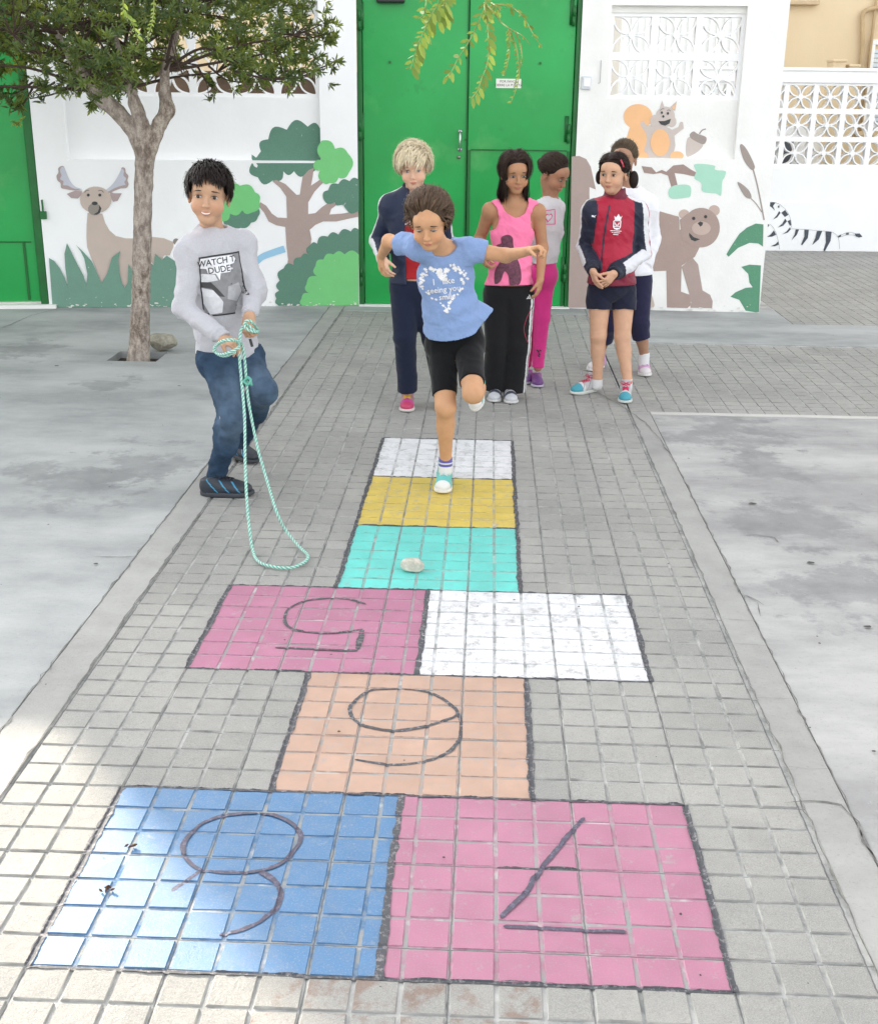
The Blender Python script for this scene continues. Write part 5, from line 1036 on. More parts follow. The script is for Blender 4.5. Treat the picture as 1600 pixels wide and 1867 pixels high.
bub = [(-.092, .095), (-.085, .118), (.055, .116), (.068, .098), (.058, .082), (.04, .078), (.05, .06), (.035, .048), (-.005, .048), (-.012, .02), (-.025, .048), (-.055, .05), (-.062, .072), (-.088, .078)]
pr([poly2([(x*1.03, y+.0) for x, y in bub])], 'speech_bubble', Mk('print_white', .78), .0056)
pr([txt('WATCH T.', .036, -.014, .097, .0004, .03), txt('DUDE!', .036, -.004, .063, .0004, .03)], 'print_lettering', Mk('print_ink', .05), .0068, sub=.02)
# jeans
sd = SD(); torso(sd, J, .012, k=.04, parts='p')
for q in 'ab':
    h_, k_, a_ = J['hp'+q], J['kn'+q], J['an'+q]; sd.cone(h_, k_, .077, .0535, .028); sleeve(sd, k_, a_+nz(a_-k_)*.02, .051, .044, .02, 1.0)
    fk = J['kf'+q]; sd.ell(k_+(a_-k_)*.30-fk*.016, V3(.049, .049, .105), basis(fk, -(a_-k_)), .03); sd.ell(k_+fk*.010, V3(.047, .044, .050), None, .02)
    sd.fn(elbow_folds(k_, .0045, .10, 110)); sd.fn(elbow_folds(a_+(k_-a_)*.15, .004, .07, 160))
sd.cone(J['hpa'], J['hpb'], .095, .095, .03); sd.fn(fold(.004, 3.5, 2.)); sd.fn(fold(.002, 9, .4)); sd.cut(J['pv']+V3(0, 0, .02), V3(0, 0, 1))
def jc(v):
    cc = np.tile(np.array([.042, .078, .135]), (len(v), 1)); 
    for q in 'ab':
        for P_ in (J['hp'+q]*.45+J['kn'+q]*.55, J['kn'+q]*.9+J['an'+q]*.1):
            e = np.exp(-(LN_((v-P_)-J['kf'+q]*.04, axis=1)/.085)**2); cc += e[:, None]*np.array([.09, .12, .15])
    return cc
jn, vj, fj = sd_obj('jeans', sd, .005, M_denim, rt, jc)
for q, (heel, toe), lb in (('a', (G(366, 903), G(464, 903)), None), ('b', (W(432, 846, 3.48), W(469, 846, 3.40)), None)):
    heel[2] = 0 if q == 'a' else .012; toe[2] = 0
    if q == 'b': toe = G(470, 846); heel = toe-nz(V3(.8, -.5, 0))*.215; heel[2] = .03
    shoe(rt, heel, toe, cols=dict(body=(.030, .036, .048), stripe=(.05, .30, .50), sole=(.045, .05, .06), toe=(.035, .04, .05)), lace=(.02, .02, .03), wscale=1.05)
tab = MB(); a_, b2 = W(456, 618, 2.93), W(460, 632, 2.93); tab.tube([a_, b2], .006, 6); tab.obj('drawstring_tab', M_dark, o)
# rope
rp_px = [((439, 606), 2.78), ((436, 640), 2.76), ((440, 690), 2.74), ((446, 760), 2.66), ((447, 840), 2.56), ((450, 910), 2.45), ((455, 965), 2.36)]
Pp = [W(x, y, Y) for (x, y), Y in rp_px]+[G(461, 1004, .012), G(472, 1024, .010), G(497, 1033, .010), G(530, 1035, .010), (G(556, 1024, .010)), G(561, 1012, .012), G(546, 997, .014), G(522, 968, .05)]
Pp += [W(x, y, Y) for (x, y), Y in (((505, 935), 2.42), ((488, 880), 2.55), ((472, 825), 2.62), ((462, 780), 2.68), ((453, 730), 2.72), ((449, 690), 2.755), ((446, 655), 2.775), ((441, 628), 2.775))]
lp1 = [W(x, y, Y) for x, y, Y in ((441, 628, 2.775), (432, 622, 2.70), (420, 620, 2.66), (404, 624, 2.68), (393, 632, 2.74), (391, 640, 2.76), (402, 646, 2.70), (420, 642, 2.66), (434, 634, 2.68), (436, 628, 2.72), (428, 620, 2.69), (408, 621, 2.66), (394, 630, 2.72), (394, 643, 2.74), (410, 649, 2.69), (430, 641, 2.66))]
lp2 = [W(x, y, Y) for x, y, Y in ((439, 606, 2.78), (443, 597, 2.78), (450, 592, 2.79), (460, 600, 2.78), (469, 605, 2.82), (470, 602, 2.9), (462, 590, 2.80), (452, 584, 2.78), (446, 590, 2.78), (448, 598, 2.77), (458, 604, 2.77), (468, 606, 2.80))]
path = catmull(lp2[::-1]+Pp[1:]+lp1[1:], 14); seg = np.r_[0, np.cumsum(LN_(np.diff(path, axis=0), axis=1))]; tt = np.arange(0, seg[-1], .0035); path = np.stack([np.interp(tt, seg, path[:, i]) for i in range(3)], 1)
T = np.gradient(path, axis=0); T /= LN_(T, axis=1)[:, None]; N = nz(np.cross(T[0], V3(.3, .5, .7))); Nl = []
for i in range(len(T)): N = nz(N-T[i]*np.dot(N, T[i])); Nl.append(N)
Nl = np.array(Nl); Bl = np.cross(T, Nl); b = MB()
for k in range(4):
    a = tt*2*math.pi/.034+k*math.pi/2; off = (np.cos(a)[:, None]*Nl+np.sin(a)[:, None]*Bl)*.0029; b.tube(path+off, .0033, 5, 0 if k % 2 else 1)
rope = b.obj('rope', [simple('rope_green', S(108, 190, 168, .8), .7, .15, 100, .3, 500), simple('rope_pale', S(206, 232, 222, .85), .7, .1, 100, .3, 500)], None, True, label='pale green twisted rope looping from the hands of the boy to the paving', cat='rope')
b = MB(); kp = W(451, 694, 2.745); b.tube(catmull([kp+V3(.0, 0, .015), kp+V3(.016, -.01, .005), kp+V3(.004, -.015, -.012), kp+V3(-.012, -.008, .0), kp+V3(.008, .0, .012), kp+V3(.018, -.006, -.018)], 6), .0055, 6); b.obj('knot', bpy.data.materials['rope_green'], rope, True)
def brow(col): return simple('brow', tuple(col)+(1,), .8)
def near_seg(v, a, b_):
    ab = b_-a; t = np.clip(((v-a)@ab)/(ab@ab), 0, 1); w = v-a-t[:, None]*ab; return LN_(w, axis=1), w, t
# ================================================================== 2  HOPPING GIRL
J = J_(nk=(803, 447, 3.20), pv=(828, 612, 3.30), sha=(763, 450, 3.14), shb=(850, 453, 3.20), ela=(709, 440, 3.30), wra=(694, 468, 3.44), elb=(922, 466, 3.22), wrb=(962, 458, 3.08),
       hpa=(806, 632, 3.28), hpb=(853, 628, 3.30), kna=(812, 742, 3.10), knb=(862, 716, 3.03), ana=(812, 838, 3.20), anb=(874, 706, 3.34))
J['kfa'] = nz(V3(0, -1, 0)); J['kfb'] = nz(V3(0, -1, -.5))
rt = root_at(J, 'girl in blue heart shirt and black shorts hopping on the yellow square'); C = W(782, 405, 3.02); H = head_frame(C, -.10, .42, .06); SK = (.61, .34, .19); HK = 1.0
ha = dict(W_=J['wra'], d=V3(-.1, .5, -1), n=V3(.8, .2, 0), side=V3(0, -1, 0), curl=.5, L=.85); hb = dict(W_=J['wrb'], d=nz(W(985, 452, 3.05)-J['wrb']), n=V3(0, -.3, -1), side=V3(0, -1, .3), curl=1.0, L=.95, spread=.02, thumb=.9)
body(J, C, H, HK, .92, [ha, hb], SK, rt); HC = (.125, .082, .055); eyes(rt, C, H, HK, brow((.06, .035, .02)), (0, -1), .30)
rs = np.random.default_rng(2); R_ = []
for p, v in scalp(2600, rs, -.35, .74, lambda v: not (v[1] > .30 and v[2] < .42) and not (abs(v[0]) > .55 and v[1] > .25 and v[2] < .1)):
    d = V3(v[0]*.5-.2, -.9, .45); d = d-v*np.dot(d, v)*.7; R_.append((p, d, rs.uniform(.08, .14), -.01 if v[2] > .2 else .03, rs.uniform(.008, .020), .055))
for i in range(110):
    sx = 1 if i % 3 else -1; R_.append(((-sx*.074+rs.normal(0, .006), .012+rs.normal(0, .014), .03+rs.normal(0, .02)), (-sx*(.5+rs.normal(0, .3)), -.35+rs.normal(0, .3), -.5+rs.normal(0, .4)), rs.uniform(.05, .12), .12, .014, .16))
for i in range(420):
    a = rs.uniform(0, 6.28); R_.append(((-.062+rs.normal(0, .008), -.05+rs.normal(0, .015), -.005+rs.normal(0, .012)), (-.55+rs.normal(0, .3), -.2+rs.normal(0, .3), -.55+rs.normal(0, .3)), rs.uniform(.07, .13), .05, .012, .30))
strands(rt, C, H, HK, R_, HC, base=[((0, -.030, .046), (.084, .095, .084), .02, 'u'), ((-.045, -.065, -.01), (.04, .045, .05), .02, 'u'), ((0, .095, -.055), (.066, .080, .080), .015, 's'), ((.0, .02, -.10), (.1, .09, .06), .01, 's')], seed=2, stick=.5, wid=.0022, basefn=lambda P, d: d+.006*wob(P, 7, 1))
b = MB(); b.tube([C+H@V3(-.064+.014*math.cos(a), -.04+.008*math.sin(a), -.0+.014*math.sin(a)) for a in np.linspace(0, 6.28, 12)], .004, 6); b.obj('hair_tie', simple('tie_dark', (.05, .03, .05, 1), .8), rt, True)
sd = SD(); B = torso(sd, J, .012, k=.04, g=.96); upv = B[:, 2]
for q, e in (('a', .62), ('b', .48)): sleeve(sd, J['sh'+q], J['el'+q], .047, .049, .025, e)
sd.cone(J['pv']+upv*.10, J['pv']-upv*.015, .112, .135, .06); dx = nz(W(912, 578, 3.30)-W(850, 566, 3.30)); Mf = np.stack([dx, nz(np.cross(V3(0, 0, 1), dx)), nz(np.cross(dx, nz(np.cross(V3(0, 0, 1), dx))))], 1)
sd.ell(W(862, 574, 3.33), V3(.112, .06, .050), Mf, .05); sd.cone(W(845, 560, 3.33), W(905, 576, 3.33), .05, .012, .03)
h0, h1, h2 = W(772, 622, 3.2), W(868, 609, 3.2), W(914, 572, 3.25); pn = nz(np.cross(h1-h0, V3(0, -1, -.35))); pn = pn if pn[2] < 0 else -pn; sd.cut(h1, pn); pn2 = nz(np.cross(h2-h1, V3(0, -1, -.35))); pn2 = pn2 if pn2[2] < 0 else -pn2; sd.cut(h2, pn2)
sd.cone(J['nk']-B[:, 1]*.0+upv*.01, J['nk']+upv*.12+B[:, 1]*.03, .050, .085, .008, op='s'); sd.ell(J['nk']+B[:, 1]*.055+upv*.012, V3(.055, .05, .042), B, .008, op='s')
sd.fn(fold(.0045, 2.6, 1.2)); sd.fn(fold(.0022, 7, 2.2)); sd.fn(elbow_folds(J['shb'], .0035, .07, 190)); sd.fn(elbow_folds(W(850, 575, 3.2), .006, .13, 75))
o, v_, f_ = sd_obj('t_shirt', sd, .004, M_melange, rt, np.array([.24, .345, .585])); tg = bvh(v_, f_)
O = W(808, 522, 3.1); Ud = nz(W(801, 470, 3.1)-W(815, 580, 3.1)); nr = nz(CP-O); Rr = nz(np.cross(Ud, nr)); Ud = nz(np.cross(nr, Rr)); Mw = simple('print_cream', (.78, .76, .76, 1), .85, .1, 50, .2, 300); L = []
for i in range(46):
    t = i/46*2*math.pi; x = 16*math.sin(t)**3/16*.094; y = (13*math.cos(t)-5*math.cos(2*t)-2*math.cos(3*t)-math.cos(4*t))/16*.100
    wk = .4+.9*(y > .01)+.4*(t < 3.3)
    for j in range(int(1+2*wk)): r_0 = rs.uniform(.005, .0105)*(1 if y > 0 else .85); L.append(star(x+rs.normal(0, .0055*wk), y+rs.normal(0, .0055*wk), r_0, 5 if j % 2 else 6))
decal(*merge2(L), O, Rr, Ud, tg, 'printed_heart', Mw, o, .002, sub=.03)
decal(*merge2([txt('I   like', .038, .004, .020, .0003, -.02), txt('seeing you', .034, .0, -.014, .0003, -.02), txt('smile', .034, .01, -.046, .0003, -.02)]), O, Rr, Ud, tg, 'print_lettering', Mw, o, .0026, sub=.03)
sd = SD(); torso(sd, J, .010, k=.04, g=.95, parts='p'); sd.cone(J['hpa'], J['hpb'], .080, .080, .02)
for q, e in (('a', .80), ('b', .80)): sleeve(sd, J['hp'+q], J['kn'+q], .068, .051, .010, e)
sd.cut(J['pv']+V3(0, 0, .05), V3(0, 0, 1)); sd.fn(fold(.0018, 5, .3)); sh_, v_, f_ = sd_obj('shorts', sd, .0045, M_cloth, rt, (.006, .006, .007))
TQ = dict(body=(.13, .50, .47), toe=(.74, .74, .72), toe_at=.172, sole=(.72, .71, .68)); he, to = foot_on_ground(806, 902, -91, .205); he[2] = 0; s1_, P_ = shoe(rt, he, to, cols=TQ, high=True)
sd = SD(); A_ = J['ana']; sd.cone(A_+V3(0, 0, -.05), A_+V3(0, 0, .012), .031, .031, .01, caps=((A_+V3(0, 0, .012), V3(0, 0, 1)),)); 
def sockc(v): z = v[:, 2]-A_[2]; cc = np.tile(np.array([.12, .11, .38]), (len(v), 1)); cc[np.abs(z+.012) < .003] = (.7, .7, .7); cc[z < -.026] = (.7, .7, .7); return cc
sd_obj('sock', sd, .003, M_cloth, rt, sockc)
to = W(866, 752, 3.42); he = W(876, 694, 3.56); shoe(rt, he+V3(0, .0, 0), to, up=nz(V3(-.25, -1, .5)), cols=TQ, high=True)

# ================================================================== 3  BLOND CHILD IN NAVY JACKET
J = J_(nk=(755, 350, 4.62), pv=(756, 515, 4.62), sha=(713, 374, 4.62), shb=(798, 374, 4.62), ela=(690, 440, 4.72), wra=(698, 472, 4.52), elb=(812, 440, 4.72), wrb=(806, 488, 4.62),
       hpa=(738, 525, 4.62), hpb=(772, 525, 4.62), kna=(738, 615, 4.56), knb=(790, 618, 4.60), ana=(743, 706, 4.62), anb=(808, 706, 4.64))
rt = root_at(J, 'blond child in an open navy jacket over red, standing behind the hopping girl'); C = W(754, 306, 4.58); H = head_frame(C, .0, .22, .05); SK = (.70, .44, .31)
ha = dict(W_=J['wra'], d=nz(V3(.25, -.35, -.9)), n=V3(.6, .6, 0), side=V3(.6, -.8, 0), curl=.45, L=.92, spread=.2); hb = dict(W_=J['wrb'], d=V3(0, -.1, -1), n=V3(-1, 0, 0), side=V3(0, -1, 0), curl=.4, L=.9)
body(J, C, H, 1.0, 1.0, [ha, hb], SK, rt); HC = (.84, .72, .50); eyes(rt, C, H, 1.0, brow((.35, .27, .17)), (0, -.6), .7, blue=True)
rs = np.random.default_rng(3); R_ = []
for p, v in scalp(2300, rs, -.45, .80, lambda v: not (v[1] > .36 and v[2] < .30) and not (abs(v[0]) > .5 and v[1] > .25 and v[2] < 0)):
    d = V3(.75 if v[2] > .2 else .3*v[0], -.1 if v[1] < .3 else .45, -.55); d = d-v*np.dot(d, v)*.8; R_.append((p, d, rs.uniform(.09, .15) if v[2] > 0 else rs.uniform(.05, .09), .09, rs.uniform(.008, .020), .03))
for i in range(160): p, v = scalp(1, rs, .3, .5)[0]; R_.append((p, V3(rs.normal(0, .7), rs.normal(0, .4), .8), rs.uniform(.05, .10), .04, .02, .25))
strands(rt, C, H, 1.0, R_, HC, base=[((.0, -.020, .046), (.087, .094, .084), .01, 'u'), ((0, .09, -.035), (.064, .075, .080), .012, 's'), ((0, .02, -.10), (.1, .09, .06), .012, 's')], seed=3, stick=.45, wid=.0019, colvar=.18)
sd = SD(); B = torso(sd, J, .010, k=.04); upv = B[:, 2]; sd.cut(W(740, 508, 4.55), V3(0, 0, -1)); sd.cone(J['nk'], J['nk']+upv*.12, .05, .07, .008, op='s'); sd.fn(fold(.003, 3, .4))
sh_, v_, f_ = sd_obj('shirt', sd, .005, M_cloth, rt, (.34, .018, .022)); tg = bvh(v_, f_)
O = W(742, 404, 4.5); nr = V3(-.0, -1, 0.05); Rr = V3(1, 0, 0); Ud = nz(np.cross(nr, Rr)); decal(*merge2([txt('CO CO', .040, 0, .035, .001), txt('CON', .05, -.01, -.002, .0015)]), O, Rr, Ud, tg, 'print_lettering', simple('print_white2', (.75, .75, .75, 1), .8), sh_, .003, sub=.03)
sd = SD(); torso(sd, J, .024, k=.045); 
for q in 'ab': sd.cone(J['sh'+q], J['el'+q], .054, .048, .03); sleeve(sd, J['el'+q], J['wr'+q], .046, .036, .02, .97)
sd.cut(J['pv']+V3(0, 0, .0), V3(0, 0, -1)); sd.cone(J['nk']+upv*.01, J['nk']+upv*.12, .052, .07, .008, op='s'); sd.ell(J['pv']+B[:, 1]*.13+upv*.22+V3(.012, 0, 0), V3(.062, .14, .40), B, .01, op='s')
sd.cone(J['nk']+V3(-.045, -.01, -.01), J['nk']+V3(-.05, -.01, .035), .016, .012, .01); sd.cone(J['nk']+V3(.045, -.01, -.01), J['nk']+V3(.05, -.01, .035), .016, .012, .01); sd.cone(J['nk']+V3(-.045, .03, .03), J['nk']+V3(.045, .03, .03), .02, .02, .01)
sd.fn(fold(.0035, 3, 2.4)); sd.fn(elbow_folds(J['ela'], .004))
def navyc(v, navy=(.012, .020, .050), body=None, outer=1.0):
    cc = np.tile(np.array(body if body is not None else navy), (len(v), 1)).astype(float)
    for q, sx in (('a', -1), ('b', 1)):
        d1, w1, t1 = near_seg(v, J['sh'+q], J['el'+q]); d2, w2, t2 = near_seg(v, J['el'+q], J['wr'+q]); w = np.where((d1 < d2)[:, None], w1, w2); d = np.minimum(d1, d2)
        lat = (v-J['nk'])@nz(J['sh'+q]-J['nk']-upv*np.dot(J['sh'+q]-J['nk'], upv)); arm = (d < .11) & ((lat > (.128 if q == 'a' else .100)) | (d2 < .058)); phi = np.degrees(np.arctan2(w[:, 0]*sx, -w[:, 1]))
        cc[arm] = navy
        if q == 'b' and body is not None: cc[arm & (phi > 22) & (phi < 66)] = (.72, .72, .74); cc[arm & (phi >= 66) & (phi < 105)] = (.36, .02, .06)
        else: cc[arm & (phi > 62) & (phi < 105)] = (.72, .72, .74)
    top = ((v-J['nk'])@upv > -.075) & (np.abs((v-J['nk'])[:, 0]) > .065) & (np.abs((v-J['nk'])[:, 0]) < .15)
    if body is None: m = top & (v[:, 1] < J['nk'][1]+.02) & (v[:, 1] > J['nk'][1]-.02); cc[m] = (.72, .72, .74)
    else: m = top & (np.abs((v-J['nk'])[:, 0]) > .06) & ((v-J['nk'])@upv > -.058) & (v[:, 1] < J['nk'][1]+.03) & (v[:, 1] > J['nk'][1]-.025); cc[m] = (.72, .72, .74)
    return cc
sd_obj('jacket', sd, .0045, M_shiny, rt, navyc)
def trousers(J, root, col, rk=.064, ra=.056, up_=0.02, name='trousers', mat=M_cloth, cfn=None, cut=1.0, fl=.003, rh=.086, g=1.0, h=.005, tp='p'):
    sd = SD(); torso(sd, J, .010, k=.04, parts=tp, g=g)
    for q in 'ab':
        sd.cone(J['hp'+q], J['kn'+q], rh, rk, .03); sleeve(sd, J['kn'+q], J['an'+q]-V3(0, 0, .02), rk-.002, ra, .02, cut); sd.fn(elbow_folds(J['kn'+q], fl, .10, 90)); sd.fn(elbow_folds(J['an'+q]+V3(0, 0, .03), fl, .07, 140))
    sd.cut(J['pv']+V3(0, 0, up_), V3(0, 0, 1)); sd.fn(fold(fl*.8, 3.5, 1)); return sd_obj(name, sd, h, mat, root, cfn or col)
trousers(J, rt, (.013, .018, .040), .062, .056)
pk = dict(body=(.52, .06, .28), toe=(.50, .05, .13), mid=(.42, .22, .24), sole=(.66, .6, .58)); he, to = foot_on_ground(741, 753, -88, .2); shoe(rt, he, to, cols=pk, lace=(.80, .50, .05), wscale=1.1)
he, to = foot_on_ground(810, 752, -80, .2); shoe(rt, he, to, cols=pk, lace=(.80, .50, .05), wscale=1.05)

# ================================================================== 4  GIRL IN PINK TANK TOP
J = J_(nk=(937, 362, 4.92), pv=(927, 528, 4.92), sha=(893, 382, 4.9), shb=(980, 384, 4.93), ela=(874, 436, 5.02), wra=(880, 466, 4.82), elb=(988, 452, 4.97), wrb=(984, 510, 4.86),
       hpa=(908, 538, 4.92), hpb=(946, 538, 4.92), kna=(905, 628, 4.87), knb=(945, 630, 4.87), ana=(902, 700, 4.93), anb=(936, 703, 4.92))
rt = root_at(J, 'girl with long dark hair in a pink tank top and black flared trousers'); C = W(939, 316, 4.88); H = head_frame(C, .22, .22, .03); SK = (.47, .25, .14)
ha = dict(W_=J['wra'], d=nz(V3(.35, -.25, -.9)), n=V3(.9, .3, 0), side=V3(.4, -.9, 0), curl=.8, L=.9); hb = dict(W_=J['wrb'], d=nz(V3(-.1, -.05, -1)), n=V3(-.9, .4, 0), side=V3(-.3, -1, 0), curl=.35, L=.92)
body(J, C, H, 1.0, 1.0, [ha, hb], SK, rt); HC = (.040, .024, .018); eyes(rt, C, H, 1.0, brow((.03, .018, .012)), (0, -.8), .6)
rs = np.random.default_rng(4); R_ = []
for p, v in scalp(2300, rs, -.30, .72, lambda v: not (v[1] > .38 and v[2] < .52) and not (abs(v[0]) > .5 and v[1] > .3 and v[2] < .1)):
    sx = 1 if v[0] > .05 else -1; d = V3(sx*1.0, -.5, -.1); d = d-v*np.dot(d, v); R_.append((p, d, rs.uniform(.22, .31), .42, rs.uniform(.004, .012), .05))
strands(rt, C, H, 1.0, R_, HC, base=[((0, -.022, .042), (.080, .092, .080), .01, 'u'), ((0, -.062, -.05), (.068, .040, .095), .03, 'u'), ((0, -.075, -.13), (.085, .028, .07), .03, 'u'), ((0, .085, -.035), (.058, .075, .095), .012, 's'), ((0, .03, -.11), (.07, .08, .07), .01, 's')], seed=4, stick=.6, stickz=-.04, wid=.0032)
sd = SD(); B = torso(sd, J, .009, k=.04); upv = B[:, 2]; ce = J['nk']
sd.ell(ce+upv*.01, V3(.082, .12, .135), B, .006, op='s')
for q in 'ab': sd.ell(J['sh'+q]+nz(J['sh'+q]-J['nk'])*.012-upv*.035, V3(.062, .13, .085), B, .008, op='s')
sd.cone(J['pv']+upv*.12, J['pv']+upv*.0, .112, .128, .05); sd.cut(W(925, 521, 4.8), nz(V3(.03, -.1, -1))); sd.fn(fold(.004, 3, .9)); sd.fn(fold(.002, 8, .1)); sd.fn(elbow_folds(W(965, 495, 4.85), .006, .09, 110))
o, v_, f_ = sd_obj('tank_top', sd, .004, M_cloth, rt, (.90, .21, .38)); tg = bvh(v_, f_)
q7 = lambda L: [(660+x/3.395, 230+y/3.395) for x, y in L]
O = W(928, 470, 4.8); nr = nz(V3(0, -1, .1)); Rr = V3(1, 0, 0); Ud = nz(np.cross(nr, Rr))
def onpl(L): return [((W(x, y, 4.8)-O)@Rr, (W(x, y, 4.8)-O)@Ud) for x, y in L]
n = NT('print_faded_grey'); al = n.ramp(n.noise(55, 4, .8), .35, .75); n.set(Base_Color=n.mix(al, (.07, .03, .045, 1), (.22, .07, .11, 1)), Roughness=.9)
decal(*merge2([poly2(onpl(catmull(q7([(860, 690), (900, 672), (930, 690), (935, 730), (945, 790), (975, 860), (985, 940), (965, 985), (915, 990), (905, 930), (880, 900), (855, 960), (820, 975), (820, 900), (850, 840), (850, 800), (835, 780), (830, 740), (860, 725)]), 4, True)))]), O, Rr, Ud, tg, 'print_figure', n.m, o, .003, sub=.012)
def trc(v):
    cc = np.tile(np.array([.012, .012, .013]), (len(v), 1)); q = 'b'; d1, w1, t1 = near_seg(v, J['hp'+q], J['kn'+q]); d2, w2, t2 = near_seg(v, J['kn'+q], J['an'+q]); w = np.where((d1 < d2)[:, None], w1, w2); ph = np.degrees(np.arctan2(w[:, 0], -w[:, 1]))
    z = v[:, 2]; for_ = (v[:, 0] > J['hpb'][0]-.0) & (z < J['pv'][2]-.02); cc[for_ & (((ph > 50) & (ph < 62)) | ((ph > 70) & (ph < 82)))] = (.68, .68, .68); return cc
t_, v_, f_ = trousers(J, rt, None, .068, .074, .03, cfn=trc, mat=M_cloth, rh=.090, h=.0045); tg = bvh(v_, f_)
O = W(965, 542, 4.8); decal(*merge2([poly2([(-.016, -.012), (-.009, -.012), (-.013, -.004)]), poly2([(-.006, -.012), (.001, -.012), (-.006, .004), (-.009, .0)]), poly2([(.004, -.012), (.011, -.012), (.001, .014), (-.003, .009)])]), O, Rr, Ud, tg, 'trouser_mark', simple('print_white3', (.7, .7, .7, 1), .8), t_, .003)
b = MB(); b.tube(catmull([W(970, 560, 4.79), W(959, 582, 4.78), W(955, 602, 4.78), (W(961, 624, 4.79))], 6), .0016, 5); b.obj('cord', simple('cord_red', (.4, .03, .07, 1), .7), t_, True)
bw_ = dict(body=(.06, .065, .09), toe=(.55, .56, .58), toe_at=.16, bar=(.66, .66, .66), sole=(.62, .62, .60))
for x, y, an_ in ((899, 735, -96), (933, 738, -84)): he, to = foot_on_ground(x, y, an_, .19); shoe(rt, he, to, cols=bw_, wscale=1.12, tongue=False)

# ================================================================== 5  GIRL IN PALE SWEATSHIRT
J = J_(nk=(1003, 362, 5.32), pv=(995, 482, 5.32), sha=(985, 380, 5.22), shb=(1013, 380, 5.42), ela=(976, 430, 5.25), wra=(980, 470, 5.3), elb=(1013, 426, 5.56), wrb=(1002, 446, 5.50),
       hpa=(975, 505, 5.30), hpb=(993, 502, 5.34), kna=(962, 575, 5.32), knb=(988, 578, 5.28), ana=(958, 662, 5.33), anb=(980, 664, 5.27))
J['pv'] = W(991, 502, 5.32)
rt = root_at(J, 'child in a pale sweatshirt and bright pink leggings half hidden behind the long-haired girl'); C = W(1009, 318, 5.30); H = head_frame(C, .95, .45, .0); SK = (.42, .22, .135)
body(J, C, H, 1.0, .88, [dict(W_=J['wrb'], d=V3(-.8, -.1, -.3), n=V3(0, -1, 0), side=V3(0, 0, 1), curl=.5, L=.85), dict(W_=J['wra'], d=V3(0, -.1, -1), n=V3(1, 0, 0), side=V3(0, -1, 0), curl=.4, L=.85)], SK, rt); eyes(rt, C, H, 1.0, brow((.03, .02, .015)), (0, -1), .5)
rs = np.random.default_rng(5); R_ = []
for p, v in scalp(1500, rs, -.40, .70, lambda v: not (v[1] > .42 and v[2] < .45) and not (abs(v[0]) > .55 and v[1] > .3 and v[2] < .1)):
    d = V3(0, -1, -.05); d = d-v*np.dot(d, v); R_.append((p, d, rs.uniform(.06, .10), .03, rs.uniform(.003, .009), .03))
strands(rt, C, H, 1.0, R_, (.045, .028, .020), base=[((0, -.020, .040), (.077, .090, .079), .01, 'u'), ((0, -.10, .02), (.03, .035, .03), .02, 'u'), ((0, .085, -.040), (.062, .075, .085), .012, 's'), ((0, .02, -.10), (.1, .08, .06), .012, 's')], seed=5, stick=.8)
sd = SD(); B = torso(sd, J, .012, k=.04, g=.86); upv = B[:, 2]
for q in 'ab': sd.cone(J['sh'+q], J['el'+q], .05, .045, .03); sleeve(sd, J['el'+q], J['wr'+q], .044, .034, .02, .97)
sd.cut(W(1000, 484, 5.2), V3(0, 0, -1)); sd.cone(J['nk']+upv*.005, J['nk']+upv*.12, .05, .07, .008, op='s'); sd.fn(fold(.004, 3, 1.9)); sd.fn(elbow_folds(J['elb'], .004))
o, v_, f_ = sd_obj('sweatshirt', sd, .0045, M_melange, rt, (.66, .64, .65)); tg = bvh(v_, f_); O = W(1004, 398, 5.15); nr = nz(V3(.25, -1, 0)); Rr = nz(np.cross(V3(0, 0, 1), nr)); Ud = V3(0, 0, 1)
hr = [(16*math.sin(t)**3/16*.030, (13*math.cos(t)-5*math.cos(2*t)-2*math.cos(3*t)-math.cos(4*t))/16*.030) for t in np.linspace(0, 2*math.pi, 25)[:-1]]; h2 = [(x*.72, y*.72) for x, y in hr]; Mh = simple('print_magenta', (.72, .08, .26, 1), .8)
decal(*poly2(hr), O, Rr, Ud, tg, 'printed_heart', Mh, o, .003); decal(*poly2(h2), O, Rr, Ud, tg, 'printed_heart', simple('print_pale2', (.75, .7, .72, 1), .8), o, .0045)
decal(*merge2([poly2([(-.04, .040), (.05, .040), (.05, .045), (-.04, .045)]), poly2([(.044, -.040), (.05, -.040), (.05, .038), (.044, .038)]), poly2([(-.04, -.042), (.05, -.042), (.05, -.038), (-.04, -.038)])]), O, Rr, Ud, tg, 'print_frame', Mh, o, .003)
trousers(J, rt, (.66, .045, .24), .048, .036, .13, name='leggings', fl=.0015, rh=.062, g=.80, tp='pb'); 
b2 = MB(); p = W(981, 645, 5.19); [b2.tube([p+V3(dx_, 0, dz_), p+V3(dx_+.002, -.001, dz_+.004)], .007, 8) for dx_, dz_ in ((0, .01), (-.008, .018), (.01, .018), (.004, -.004), (.002, -.016))]; b2.obj('cat_print', simple('print_black2', (.03, .03, .03, 1), .8), rt, True)
pu = dict(body=(.16, .06, .22), mid=(.30, .05, .26), bar=(.14, .06, .22), sole=(.50, .46, .55))
he, to = foot_on_ground(981, 708, -86, .18); shoe(rt, he, to, cols=pu, tongue=False, wscale=1.1); he, to = foot_on_ground(958, 702, -95, .18); shoe(rt, he, to, cols=pu, tongue=False, wscale=1.1)

